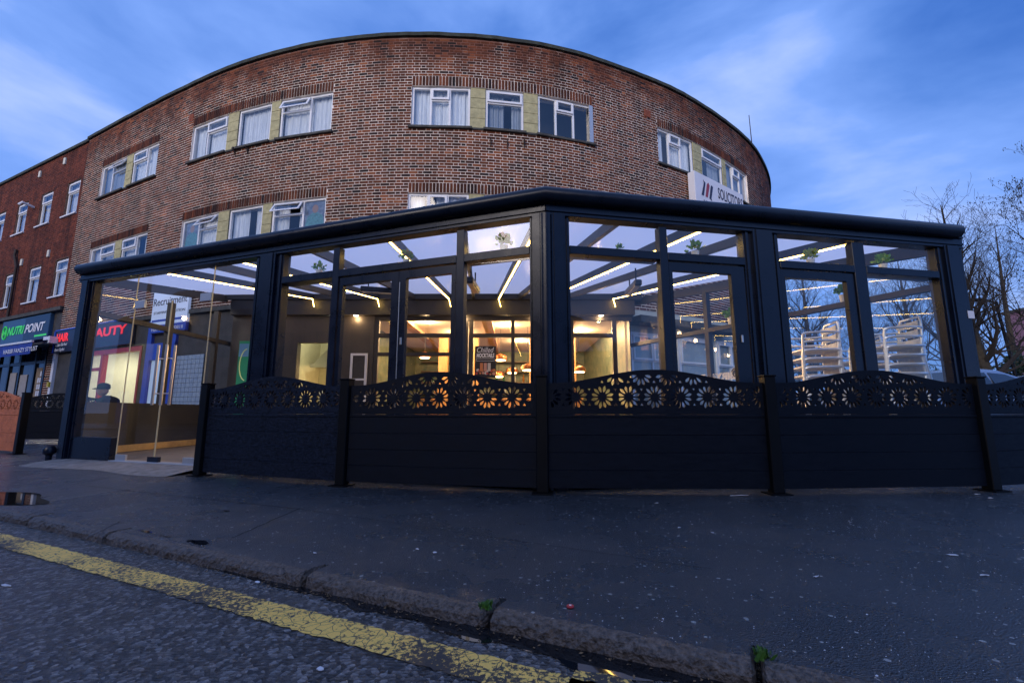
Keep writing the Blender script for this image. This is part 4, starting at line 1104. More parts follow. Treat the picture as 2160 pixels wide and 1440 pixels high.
for px, led, xe in RAFT:
    e = eave_at(px); E_ = Vector((e.x, e.y, EZ)); F_ = Vector((xe, BY, BZ)); pts.append((E_, F_))
    q = MB(); wdt = .075 if led else .06
    q.beam(E_ - Vector((0, 0, .06)), F_ - Vector((0, 0, .06)), wdt, .11); rf = q.build('rafter', ALU_IN, cons)
    if led:
        d = (F_ - E_).normalized(); a = E_ + d * .12; q = MB(); off = Vector((.043 if e.x < 1 else -.043, 0, -.118))
        q.beam(a + Vector((0, 0, -.121)), F_ - d * .05 + Vector((0, 0, -.121)), .021, .010); q.build('light_strip', LED, rf)
        # reflection of the strip on the bulkhead, drawn as a glowing strip
        if F_.y > BY - .01:
            q = MB(); q.beam((F_.x, BY - .075, F_.z - .12), (F_.x + .05, BY - .075, 3.02), .012, .010); q.build('light_strip', LED, rf)
pts.append((Vector((RR.x, RR.y, EZ)), Vector((FB.x + .25, BY, BZ))))
for (a, b), (c, d) in zip(pts, pts[1:]):
    q = MB()
    if a.x < M_.x < c.x: q.add([a, Vector((M_.x, M_.y, EZ)), c, d, b], [(0, 1, 2, 3, 4)])
    else: q.add([a, c, d, b], [(0, 1, 2, 3)])
    q.build('roof_panel', POLY, cons)
# purlin under the eave inside, wall plate and dark bulkhead at the building
q = MB(); q.box(-6.42, 2.9, BY - .06, BY + .06, 3.20, 3.40); q.build('wall_plate', ALU_IN, cons)
# bulkhead above the restaurant front
q = MB(); q.box(-6.3, 2.75, BY - .0, 10.4, 2.86, 3.195); q.build('bulkhead', ALU_IN, cons)
q = MB(); q.box(-6.42, 2.9, BY + .06, 11.55, 3.41, 3.47); q.build('light_block_slab', CONC, cons)  # unseen slab added to stop light leaking in behind the wall plate
# right flank: beam, transom, posts, panes
FL = seg(RR, FB)
def fz(a): return EZ + (BZ - EZ) * a / FL[3] - .02
q = MB(); q.beam((RR.x, RR.y, EZ - .07), (FB.x, FB.y, BZ - .07), .09, .16); q.build('flank_beam', ALU_IN, cons)
bays = [0, 1.25, 2.5, 3.7, 4.9, FL[3]]
for i, a in enumerate(bays[1:]):
    q = MB(); q.frame_box(FL[0], FL[1], FL[2], a - .045, a + .045, -.05, .05, .05, fz(a) - .08); q.build('flank_post', ALU_IN, cons)
for a0, a1 in zip(bays, bays[1:]):
    q = MB(); q.frame_box(FL[0], FL[1], FL[2], a0 + .045, a1 - .045, -.05, .05, 2.20, 2.275); q.build('flank_transom', ALU_IN, cons)
    q = MB(); o, u, n, W = FL
    P = lambda a, z: (o.x + u.x * a, o.y + u.y * a, z)
    q.quad(P(a0 + .045, .72), P(a1 - .045, .72), P(a1 - .045, 2.2), P(a0 + .045, 2.2)); q.build('pane', CLEAR, cons)
    q = MB(); q.quad(P(a0 + .045, 2.275), P(a1 - .045, 2.275), P(a1 - .045, fz(a1) - .15), P(a0 + .045, fz(a0) - .15)); q.build('pane', CLEAR, cons)
    q = MB(); q.frame_box(o, u, n, a0 + .045, a1 - .045, -.05, .05, .05, .72); q.build('flank_panel', ALU_IN, cons)
# left flank: dark dwarf wall with gilt skirting, posts, transom and panes
LF = seg(LB, L_); LFn = LF[2]
q = MB(); q.frame_box(LF[0], LF[1], LF[2], 0, LF[3] - .15, -.06, .06, .05, .86); q.build('dwarf_wall', mat('speckled_black_panel', (.02, .018, .016), .5, color2=(.06, .05, .04), vscale=90), cons)
SKIRT = mat('gilt_skirting', (.55, .33, .10), .4, var=.2, vscale=6)
side = 1 if (LF[0] + LF[2]).x > LF[0].x else -1
q = MB(); b0, b1_ = sorted((side * .062, side * .085)); q.frame_box(LF[0], LF[1], LF[2], 0, LF[3] - .15, b0, b1_, .06, .17); q.build('skirting', SKIRT, cons)
lb = [0, 1.15, 2.45, LF[3] - .15]
for a in lb:
    q = MB(); q.frame_box(LF[0], LF[1], LF[2], a - .045, a + .045, -.05, .05, .86, 3.0 - .10 * a); q.build('flank_post', ALU_IN, cons)
for a0, a1 in zip(lb, lb[1:]):
    q = MB(); q.frame_box(LF[0], LF[1], LF[2], a0 + .045, a1 - .045, -.05, .05, 2.20, 2.28); q.build('flank_transom', ALU_IN, cons)
    q = MB(); o, u, n, W = LF; P = lambda a, z: (o.x + u.x * a, o.y + u.y * a, z)
    q.quad(P(a0 + .045, .86), P(a1 - .045, .86), P(a1 - .045, 2.2), P(a0 + .045, 2.2)); q.build('pane', CLEAR, cons)
    q = MB(); q.quad(P(a0 + .045, 2.28), P(a1 - .045, 2.28), P(a1 - .045, 2.72), P(a0 + .045, 2.72)); q.build('pane', CLEAR, cons)
q = MB(); q.beam((LB.x, BY, 3.22), (L_.x, L_.y, EZ - .07), .08, .14); q.build('flank_beam', ALU_IN, cons)
# little ramp of rough concrete in front of the doors
RAMP = mat('ramp_concrete', (.20, .19, .18), .75, var=.35, vscale=9, bump=.8, bscale=50)
q = MB(); o, u, n, W = LM; NN = 24
top = [(.1 + 2.95 * i / NN) for i in range(NN + 1)]
for i in range(NN):
    a, b = top[i], top[i + 1]
    fa, fb = (.42 + .06 * math.sin(a * 3) + .10 * (a / 3)), (.42 + .06 * math.sin(b * 3) + .10 * (b / 3))
    T = lambda a, d, z: (o.x + u.x * a + n.x * d, o.y + u.y * a + n.y * d, z)
    q.quad(T(a, -.02, .056), T(a, fa * .5, .035 + .004 * math.sin(a * 9)), T(b, fb * .5, .035 + .004 * math.sin(b * 9)), T(b, -.02, .056)); q.quad(T(a, fa * .5, .035 + .004 * math.sin(a * 9)), T(a, fa, .003), T(b, fb, .003), T(b, fb * .5, .035 + .004 * math.sin(b * 9)))
tag(q.build('ramp', RAMP, smooth=True), kind='structure')

# ================================================================ RESTAURANT BEHIND THE CONSERVATORY
RY = 10.10
rest = thing('restaurant_front', 'black framed restaurant shopfront with a warm lit dining room inside the conservatory', 'shopfront', (-.5, RY, 0))
q = MB(); q.box(-6.3, -4.80, RY - .02, RY + .15, .05, 2.855); q.box(-4.02, -3.10, RY - .02, RY + .15, .05, 2.855); q.box(-4.80, -4.02, RY - .02, RY + .15, 2.25, 2.855); q.build('wall', mat('dark_wall_panel', (.05, .042, .034), .5, var=.2, vscale=3), rest)
def rb(name, x0, x1, z0, z1, d=.1, m=ALU_IN): 
    q = MB(); q.box(x0, x1, RY, RY + d, z0, z1); return q.build(name, m, rest, bevel=.004)
rb('head', -3.10, 2.72, 2.76, 2.855)
for x in (-3.06, -2.45, -1.20, -.93, .02, .52, 1.35, 2.32): rb('mullion', x - .04 if x not in (-1.2, .52, 2.32) else x - .06, x + .04 if x not in (-3.06, -.93) else x + .06, .06, 2.76)
for x0, x1 in ((-3.0, -2.49), (-2.41, -1.26), (-.87, -.02), (.06, .46), (.56, 1.31), (1.39, 2.26)): rb('transom', x0, x1, 2.37, 2.46, .08)
for x0, x1 in ((-3.0, -2.49), (-2.41, -1.26)): rb('transom', x0, x1, 1.95, 2.03, .08)
for x0, x1 in ((-3.0, -2.49), (-2.41, -1.26), (-.87, -.02), (.06, .46), (.56, 1.31), (1.39, 2.26)): rb('stall_riser', x0, x1, .06, .55, .08)
q = MB(); q.box(-1.14, -.99, RY - .01, RY + .14, .06, 2.76); q.build('pier', ALU_IN, rest)
for x0, x1 in ((-3.02, -1.24), (-.89, .48), (.56, 2.28)):
    q = MB(); q.quad((x0, RY + .05, .5), (x1, RY + .05, .5), (x1, RY + .05, 2.78), (x0, RY + .05, 2.78)); q.build('pane', CLEAR, rest)
CEIL = mat('peach_ceiling', (.66, .56, .46), .8, var=.04, vscale=2); TEAL = mat('teal_back_wall', (.06, .11, .09), .5, color2=(.20, .20, .13), vscale=5)
WOODC = mat('oak_column', (.42, .22, .085), .5, var=.2, vscale=8, stretch=(6, 6, .6)); OAKF = mat('dining_floor', (.16, .10, .06), .45, var=.2, vscale=7)
q = MB(); q.quad((-3.6, RY + .2, .05), (2.7, RY + .2, .05), (2.7, 17, .05), (-3.6, 17, .05)); tag(q.build('dining_floor', OAKF), kind='structure')
q = MB(); q.quad((-3.6, RY + .16, 2.94), (-3.6, 17, 2.94), (2.7, 17, 2.94), (2.7, RY + .16, 2.94)); q.build('ceiling', CEIL, rest)
q = MB()
for x in (-2.6, -.6, 1.4): q.box(x - .12, x + .12, RY + .3, 16.9, 2.84, 2.935)
q.build('ceiling_beam', mat('ceiling_beam', (.45, .27, .13), .6, var=.15), rest)
q = MB(); q.quad((-3.6, 16.9, 0), (2.7, 16.9, 0), (2.7, 16.9, 3), (-3.6, 16.9, 3)); q.quad((2.69, RY + .16, 0), (2.69, 17, 0), (2.69, 17, 3), (2.69, RY + .16, 3)); q.quad((-3.6, RY + .16, 0), (-3.6, 17, 0), (-3.6, 17, 3), (-3.6, RY + .16, 3)); q.build('back_wall', TEAL, rest)
for x, y in ((-2.95, 11.4), (-2.0, 13.2), (-1.1, 13.2), (.62, 12.6), (1.75, 13.4)):
    q = MB(); q.box(x - .13, x + .13, y - .13, y + .13, .05, 2.93); q.build('column', WOODC, rest, bevel=.01)
# arch mirror and back bar shelves
SHELF = mat('bar_shelf', (.10, .06, .035), .5)
bar = thing('back_bar', 'dark wooden bar shelving with rows of bottles at the back of the restaurant', 'shelving', (0, 16.6, .05))
for k, z in enumerate((.95, 1.35, 1.75, 2.15, 2.5)):
    q = MB(); q.box(-3.3, 2.4, 16.45, 16.85, z, z + .04); q.build('shelf', SHELF, bar)
BOT = [mat('bottle_green', (.03, .12, .05), .1), mat('bottle_amber', (.30, .12, .02), .1), mat('bottle_clear', (.5, .55, .55), .1)]
pb = MB().lathe([(.036, 0), (.038, .17), (.014, .23), (.014, .29)], seg=8)
bms = [pb.mesh('bottle', m_, True) for m_ in BOT]
for i in range(54):
    z = (.99, 1.39, 1.79)[i // 18]; x = -3.15 + (i % 18) * .32 + random.uniform(-.06, .06)
    o = bpy.data.objects.new('bottle', random.choice(bms)); col.objects.link(o); o.location = (x, 16.6, z); s_ = random.uniform(.9, 1.15); o.scale = (1, 1, s_)
    tag(o, 'bottle standing on the back bar shelving of the restaurant', 'bottle', 'bottles on the back bar')
q = MB(); q.box(-3.2, 2.3, 15.2, 15.7, .05, 1.12); q.box(-3.25, 2.35, 15.1, 15.75, 1.12, 1.17)
ct = tag(q.build('bar_counter', WOODC), 'oak bar counter in front of the bottle shelves', 'counter')
# kitchen seen through the doorway
KTILE = mat('kitchen_tile', (.50, .50, .36), .4, var=.1, vscale=4); STEEL = mat('kitchen_steel', (.45, .45, .42), .3, .8)
q = MB(); X0, X1, Y1 = -5.6, -3.62, 13.2
q.quad((X0, Y1, 0), (X1, Y1, 0), (X1, Y1, 2.9), (X0, Y1, 2.9)); q.quad((X0, RY + .16, 0), (X0, Y1, 0), (X0, Y1, 2.9), (X0, RY + .16, 2.9)); q.quad((X1, RY + .16, 0), (X1, Y1, 0), (X1, Y1, 2.9), (X1, RY + .16, 2.9)); q.quad((X0, RY + .16, 2.9), (X1, RY + .16, 2.9), (X1, Y1, 2.9), (X0, Y1, 2.9)); q.quad((X0, RY + .16, .04), (X1, RY + .16, .04), (X1, Y1, .04), (X0, Y1, .04))
q.build('kitchen_interior', KTILE, rest)
hood = thing('extractor_hood', 'steel extractor hood inside the kitchen doorway', 'hood', (-4.7, 12.6, 2.0))
q = MB(); q.add([(-5.4, 12.2, 1.95), (-3.8, 12.2, 1.95), (-3.8, 13.1, 1.95), (-5.4, 13.1, 1.95), (-5.2, 12.7, 2.45), (-4.0, 12.7, 2.45), (-4.0, 13.1, 2.45), (-5.2, 13.1, 2.45)], [(0, 3, 2, 1), (4, 5, 6, 7), (0, 1, 5, 4), (1, 2, 6, 5), (2, 3, 7, 6), (3, 0, 4, 7)]); q.build('canopy', STEEL, hood)
q = MB()
for i in range(8): q.box(-5.3 + i * .19, -5.3 + i * .19 + .1, 12.19, 12.2, 2.0, 2.0 + .001)
q.box(-5.42, -3.78, 12.17, 12.2, 1.90, 2.0); q.build('rim', STEEL, hood)
kc = thing('kitchen_worktop', 'steel worktop with boxes inside the kitchen doorway', 'worktop', (-4.6, 12.4, .05))
q = MB(); q.box(-5.4, -3.8, 12.0, 12.7, .9, .95); q.build('top', STEEL, kc); q = MB(); q.box(-5.35, -3.85, 12.05, 12.65, .05, .9); q.build('cabinet', STEEL, kc)
for i, (x, wd, h) in enumerate(((-5.0, .22, .45), (-4.72, .3, .28), (-4.35, .24, .38))):
    q = MB(); q.box(x - wd / 2, x + wd / 2, 12.1, 12.35, .951, .951 + h); tag(q.build('carton', PAPER, bevel=.006), ('tall', 'low wide', 'square')[i] + ' white carton on the kitchen worktop', 'carton', 'cartons on the worktop')
def light(name, loc, e, c, r=.06, parent=None):
    ld = bpy.data.lights.new(name, 'POINT'); ld.energy = e; ld.color = c; ld.shadow_soft_size = r
    o = bpy.data.objects.new(name, ld); col.objects.link(o)
    if parent: o.parent = parent; o.location = Vector(loc) - wloc(parent)
    else: o.location = loc
    return o
WARM = (1.0, .62, .30)
GLOW = lamp_mat('downlight_glow', (1, .80, .55), 14)
def downlight(x, y, z, e, lab, c=WARM):
    t = thing('downlight', lab, 'downlight', (x, y, z), 'recessed ceiling downlights')
    MB().lathe([(.065, -.012), (.065, .0)], (x, y, z), 14).build('rim', STEEL, t); MB().lathe([(.05, -.018), (.05, -.0125)], (x, y, z), 14).build('lens', GLOW, t); light('lamp_light', (x, y, z - .07), e, c, .05, t)
for i, (x, y) in enumerate(((-2.15, 11.1), (-1.5, 12.6), (-.15, 11.6), (.95, 11.3), (1.9, 12.4), (.3, 14.2))):
    downlight(x, y, 2.938, 120, ['downlight in the peach ceiling nearest the doorway', 'downlight between two oak columns', 'downlight above the poster window', 'downlight right of the poster window', 'downlight at the right side of the dining room', 'downlight deep in the dining room'][i])
downlight(-4.6, 11.4, 2.895, 50, 'kitchen ceiling downlight behind the open doorway', (1, .88, .62))
for i, x in enumerate((-5.5, -3.5, -1.07, .5, 2.0)):  # row added for more warm glow; only a single small downlight is known there
    downlight(x, BY + .05, 2.859, 6, ['leftmost added spotlight under the black bulkhead', 'added spotlight under the bulkhead right of the kitchen doorway', 'added spotlight under the bulkhead at the pier between windows', 'added spotlight under the bulkhead right of the poster', 'rightmost added spotlight under the black bulkhead'][i])
COPPER = mat('copper_shade', (.45, .17, .07), .3, .85); BULB = lamp_mat('pendant_glow', (1, .58, .24), 10)
FLEX = mat('black_flex', (.01, .01, .01), .6)
pend = [(896, 752, 12.5), (1056, 757, 12.0), (1052, 792, 13.5), (1080, 784, 13.0), (1113, 778, 11.6), (1222, 782, 11.8), (745, 770, 12.4)]
plab = ['copper pendant lamp glowing between the oak columns', 'copper pendant lamp just right of the poster', 'small copper pendant lamp low behind the poster', 'copper pendant lamp low between the window mullions', 'copper pendant lamp by the corner post', 'copper pendant lamp seen right of the corner post', 'copper pendant lamp at the left end of the dining room']
for (px, py, Y), lab in zip(pend, plab):
    p = aty(px, py, Y); t = thing('pendant_lamp', lab, 'pendant lamp', p, 'copper pendant lamps')
    MB().lathe([(.17, -.02), (.175, .03), (.15, .09), (.05, .13), (.02, .15)], p, 18).build('shade', COPPER, t, smooth=True)
    MB().lathe([(.12, -.045), (.14, -.035), (.12, -.022)], p, 14).build('bulb', BULB, t); MB().tube([(p.x, p.y, p.z + .15), (p.x, p.y, 2.9)], .006, 5).build('flex', FLEX, t)
    light('lamp_light', (p.x, p.y, p.z - .12), 26, WARM, .08, t)
# dining tables inside
tt = thing('dining_table', 'round dark dining table in the restaurant', 'table', (0, 0, 0))
MB().lathe([(.42, .72), (.42, .75)], seg=24).build('top', SHELF, tt, local=True); MB().lathe([(.03, .03), (.03, .72)], seg=10).build('pedestal', ALU, tt, local=True); MB().lathe([(.24, .0), (.2, .03)], seg=16).build('base', ALU, tt, local=True)
for i, (x, y, l_) in enumerate(((-2.2, 11.9, 'left'), (-.3, 12.2, 'middle'), (1.5, 11.9, 'right'))):
    o = tt if i == 0 else copy_tree(tt); o.location = (x, y, .05); tag(o, l_ + ' round dark dining table behind the shopfront glass', 'table', 'round dining tables')
# poster on the glass
px0 = aty(1002, 730, RY - .0); px1 = aty(1046, 796, RY - .0)
x0, x1, z1, z0 = px0.x, px1.x, px0.z, px1.z
pst = thing('window_poster', 'black chilled mocktails poster stuck on the restaurant window', 'poster', (x0, RY - .01, z0))
q = MB(); q.box(x0, x1, RY - .012, RY - .004, z0, z1); q.build('sheet', mat('poster_black', (.015, .013, .014), .5), pst)
POO = (0, RY - .014); PU, PN = (1, 0), (0, -1); Wp = x1 - x0; Hp = z1 - z0
place_text('lettering', 'Chilled', .17, WHITE_L, pst, POO, PU, PN, x0 + Wp * .10, .0, z0 + Hp * .80, width=Wp * .8, shear=.3, depth=.002)
place_text('lettering', 'MOCKTAILS', .12, WHITE_L, pst, POO, PU, PN, x0 + Wp * .08, .0, z0 + Hp * .645, width=Wp * .84, shear=.12, bold=.006, depth=.002)
q = MB()
for a0, a1, c0, c1 in ((.07, .93, .52, .53), (.07, .93, .595, .605), (.07, .08, .53, .595), (.92, .93, .53, .595)): q.box(x0 + Wp * a0, x0 + Wp * a1, RY - .0145, RY - .013, z0 + Hp * c0, z0 + Hp * c1)
q.build('frame_line', WHITE_L, pst)
FRUIT = [mat('fruit_red', (.5, .06, .04), .5), mat('fruit_orange', (.6, .22, .08), .5), mat('drink_pink', (.6, .3, .22), .5), mat('ice_white', (.6, .55, .5), .5)]
for i in range(14):
    cx, cz = (.12 + .76 * (i % 7) / 6 + random.uniform(-.04, .04), .12 + .1 * (i // 7) + random.uniform(-.03, .03)); r_ = random.uniform(.05, .09)
    q = MB(); q.add([(x0 + Wp * (cx + r_ * math.cos(t * .7854)), RY - .0135 - .0002 * i, z0 + Hp * (cz + r_ * .7 * math.sin(t * .7854))) for t in range(8)], [tuple(range(8))]); q.build('print', FRUIT[i % 4], pst)
for i in range(3):
    q = MB(); cx = .32 + .18 * i; q.box(x0 + Wp * (cx - .07), x0 + Wp * (cx + .07), RY - .0165, RY - .0135, z0 + Hp * .2, z0 + Hp * .46); q.build('print', FRUIT[(i + 1) % 4], pst)
# white framed leaning door panel left of the windows
wd_ = thing('white_frame_panel', 'small white framed panel leaning against the dark wall', 'panel', (-3.4, RY - .1, .05))
p0, p1 = aty(740, 745, RY - .08), aty(772, 815, RY - .08)
q = MB(); xa, xb_, zt_ = p0.x, p1.x, p0.z; zl = .6
for a in ((xa, xa + .05, zl, zt_), (xb_ - .05, xb_, zl, zt_), (xa + .05, xb_ - .05, zt_ - .05, zt_), (xa + .05, xb_ - .05, (zl + zt_) / 2 + .1, (zl + zt_) / 2 + .14), (xa + .05, xb_ - .05, zl, zl + .05)): q.box(a[0], a[1], RY - .09, RY - .05, a[2], a[3])
q.build('frame', UPVC, wd_)
q = MB(); q.box(xa + .05, xb_ - .05, RY - .07, RY - .06, zl + .05, zt_ - .05); q.build('infill', DARKWALL, wd_)
# patio heaters hung below rafters
def heater(px, py, Y, rz, lab):
    p = aty(px, py, Y); t = thing('patio_heater', lab, 'heater', p, 'infrared heaters under the roof')
    q = MB(); u = (math.cos(rz), math.sin(rz)); n = (-math.sin(rz), math.cos(rz))
    q.frame_box(p, u, n, -.34, .34, -.06, .06, p.z - .05, p.z + .05); q.build('body', ALU, t, bevel=.015)
    q = MB(); q.frame_box(p, u, n, -.30, .30, -.045, .045, p.z - .058, p.z - .052); q.build('reflector', CHROME, t)
    q = MB(); q.tube([(p.x - u[0] * .2, p.y - u[1] * .2, p.z + .05), (p.x - u[0] * .2, p.y - u[1] * .2, p.z + .28)], .012, 6); q.tube([(p.x + u[0] * .2, p.y + u[1] * .2, p.z + .05), (p.x + u[0] * .2, p.y + u[1] * .2, p.z + .28)], .012, 6); q.build('bracket', ALU, t)
heater(1335, 607, 7.4, R_(90), 'slim black infrared heater hung under the roof right of the corner post')
heater(998, 602, 7.2, R_(85), 'slim black infrared heater hung end on left of the corner post')
heater(800, 612, 8.4, R_(15), 'slim black infrared heater hung behind the sliding door')
# reversed lettering on the right flank glass
a_, z_ = hit(1480, 790, RR, FB); a2_, _ = hit(1536, 786, RR, FB); _, zb_ = hit(1510, 801, RR, FB); _, zt2 = hit(1510, 782, RR, FB)
vl = thing('window_lettering', 'white reversed biryani lettering on the right glass flank', 'lettering', (*(RR + FL[1] * a_), zb_))
FR = (FB.x, FB.y); FU = -FL[1]; FN = Vector((FU.y, -FU.x)); fa = FL[3] - a_
place_text('lettering', 'BIRYANI', .16, WHITE_L, vl, FR, FU, FN, fa, .012, zb_, width=abs(a_ - a2_) * 1.25, mirror=True, bold=.01, depth=.002)
a3_, z3_ = hit(1553, 787, RR, FB)
bd = thing('window_emblem', 'round black and cream emblem sticker on the right glass flank', 'sticker', (*(RR + FL[1] * a3_), z3_))
c = RR + FL[1] * a3_
for r_, m_, d in ((.11, WHITE_L, .010), (.098, mat('emblem_black', (.02, .02, .02), .5), .012), (.075, mat('emblem_cream', (.5, .45, .33), .5), .014), (.066, MATS['emblem_black'], .016)):
    q = MB(); q.add([(c.x + FU.x * r_ * math.cos(t * math.pi / 12) + FN.x * d, c.y + FU.y * r_ * math.cos(t * math.pi / 12) + FN.y * d, z3_ + r_ * math.sin(t * math.pi / 12)) for t in range(24)], [tuple(range(24))]); q.build('disc', m_, bd)
q = MB(); q.add([(c.x + FU.x * x + FN.x * .018, c.y + FU.y * x + FN.y * .018, z3_ + z) for x, z in ((-.035, -.04), (.035, -.04), (.02, .0), (.0, .045), (-.02, 0))], [(0, 1, 2, 3, 4)]); q.build('figure', MATS['emblem_cream'], bd)
# small hanging exit sign near the back right
p = aty(1368, 745, 10.0)
# ================================================================ FENCES
FENCE = mat('black_composite', (.0020, .0038, .009), .5, color2=(.0050, .0080, .016), vscale=11, stretch=(1, 1, 3), rvar=.12, bump=.3, bscale=90, spec=.12)
def lattice_mesh(Wl, m_, name='lattice_panel', z0=.66, ze=.965, zp=1.085, th=.02):
    """laser cut panel: arched top, rows of twelve petal rosettes cut right through"""
    cu = bpy.data.curves.new('lat', 'CURVE'); cu.dimensions = '2D'; cu.fill_mode = 'BOTH'; cu.extrude = th / 2
    def spl(pts):
        s = cu.splines.new('POLY'); s.points.add(len(pts) - 1)
        for p, c in zip(s.points, pts): p.co = (c[0], c[1], 0, 1)
        s.use_cyclic_u = True
    def top(x):
        t = abs(x) / (Wl / 2)
        if t > .93: return ze
        return ze + (zp - ze) * (.5 + .5 * math.cos(math.pi * t / .93)) ** .9
    n = 48; spl([(-Wl / 2, z0), (Wl / 2, z0)] + [(Wl / 2 - Wl * i / n, top(Wl / 2 - Wl * i / n)) for i in range(n + 1)])
    a = .235; rowh = a * .866
    def ok(pts): return all(-Wl / 2 + .022 < x < Wl / 2 - .022 and z0 + .022 < z < top(x) - .024 for x, z in pts)
    nc_ = int(Wl / a) + 2
    for r in range(-1, 5):
        cz = z0 + .155 + r * rowh
        for k in range(-nc_, nc_):
            cx = (k + (.5 if r % 2 else 0)) * a
            for p in range(12):
                t = math.pi * 2 * p / 12 + math.pi / 12; ct, st_ = math.cos(t), math.sin(t)
                L = .107 if p % 2 == 0 else .099
                pts = []
                for rr, hw in ((.036, 0), (.064, .0125), (.084, .0140), (L, 0), (.084, -.0140), (.064, -.0125)):
                    pts.append((cx + ct * rr - st_ * hw, cz + st_ * rr + ct * hw))
                if ok(pts): spl(pts)
            for sgn in (1, -1):          # small triangles where three rosettes meet
                tx, tz = cx, cz + sgn * a * .577
                if sgn == 1 or True:
                    pts = [(tx + .017 * math.cos(R_(90 * sgn + 120 * j)), tz + .017 * math.sin(R_(90 * sgn + 120 * j))) for j in range(3)]
                    if sgn == 1 and ok(pts): spl(pts)
                    pts2 = [(cx + a / 2 + .016 * math.cos(R_(30 + 120 * j)), cz + a * .289 + .016 * math.sin(R_(30 + 120 * j))) for j in range(3)]
                    if sgn == -1 and ok(pts2): spl(pts2)
    o = bpy.data.objects.new('lat', cu); col.objects.link(o)
    dg = bpy.context.evaluated_depsgraph_get(); me = bpy.data.meshes.new_from_object(o.evaluated_get(dg)); bpy.data.objects.remove(o); bpy.data.curves.remove(cu)
    me.name = name; me.materials.clear(); me.materials.append(m_)
    for v in me.vertices: v.co = (v.co.x, v.co.z, v.co.y)
    me.flip_normals(); me.update(); return me
FP = [Vector(p) for p in ((-3.51, 5.28), (-1.65, 4.57), (.27, 4.15), (2.30, 4.11), (4.35, 4.28), (6.33, 4.80))]
lat_cache = {}
def fence_bay(f, A, B, m_, lift=0.0):
    u = B - A; W = u.length; u = u / W; n = Vector((u.y, -u.x)); g = .052
    for r in range(4):
        q = MB(); z = .045 + r * .153; bb = random.uniform(-.002, .002)
        q.frame_box(A, u, n, g, W - g, -.014 + bb, .010 + bb, z + lift, z + .1515 + lift); q.build('board', m_, f, bevel=.002)
    q = MB(); q.frame_box(A, u, n, g, W - g, -.024, -.017, .04 + lift, .66 + lift); q.build('gap_backing', m_, f)  # thin unseen sheet added so no light shows between the boards
    q = MB(); q.frame_box(A, u, n, g, W - g, -.018, .016, .657 + lift, .682 + lift); q.build('rail', m_, f, bevel=.003)
    Wl = round(W - 2 * g, 2)
    key = (Wl, m_.name)
    if key not in lat_cache: lat_cache[key] = lattice_mesh(Wl, m_, z0=.684)
    o = bpy.data.objects.new('lattice_panel', lat_cache[key]); col.objects.link(o); o.parent = f
    mid = (A + B) / 2; o.location = Vector((mid.x, mid.y, lift)) - wloc(f); o.rotation_euler.z = math.atan2(u.y, u.x)
def fence_post(f, P, rz, m_, h=1.02):
    q = MB(); u = (math.cos(rz), math.sin(rz)); n = (-math.sin(rz), math.cos(rz))
    q.frame_box(P, u, n, -.05, .05, -.05, .05, .012, h); o = q.build('post', m_, f, bevel=.006)
    q = MB(); q.frame_box(P, u, n, -.056, .056, -.056, .056, h, h + .015); q.build('cap', m_, o, bevel=.004)
    q = MB(); q.frame_box(P, u, n, -.09, .09, -.09, .09, .002, .012); q.build('base_plate', m_, o)
POSTM = mat('black_post', (.003, .0035, .005), .5, var=.2, vscale=6, spec=.15)
fn = thing('garden_fence', 'low black composite fence with flower cut lattice top running along the pavement', 'fence', (FP[2].x, FP[2].y, 0))
FENCE1 = mat('splashed_composite', (.0015, .0025, .006), .55, color2=(.013, .020, .040), vscale=26, stretch=(1, 1, 1.8), bump=.4, bscale=60, spec=.12)
for i, (A, B) in enumerate(zip(FP, FP[1:])): fence_bay(fn, A, B, FENCE1 if i == 0 else FENCE)
for i, P in enumerate(FP):
    a = FP[max(i - 1, 0)]; b = FP[min(i + 1, len(FP) - 1)]; fence_post(fn, P, math.atan2(b.y - a.y, b.x - a.x), POSTM)
OCHRE = mat('terracotta_composite', (.34, .13, .055), .6, var=.25, vscale=9, bump=.7, bscale=30)
of = thing('garden_fence', 'terracotta coloured fence panel with lattice top at the left edge', 'fence', (-8.4, 7.92, 0))
A = Vector((-8.42, 7.95)); B = A + Vector((-.917, .40)) * 2.05
fence_bay(of, B, A, OCHRE); fence_post(of, A, R_(-23), POSTM, 1.03); fence_post(of, B, R_(-23), POSTM, 1.03)
bf = thing('garden_fence', 'black lattice topped fence bay behind the conservatory left corner', 'fence', (-10.4, 10.6, 0))
A = Vector((-11.45, 10.55)); B = Vector((-9.45, 10.70)); fence_bay(bf, A, B, FENCE, .06); fence_post(bf, A, 0, POSTM, 1.08); fence_post(bf, B, 0, POSTM, 1.08)

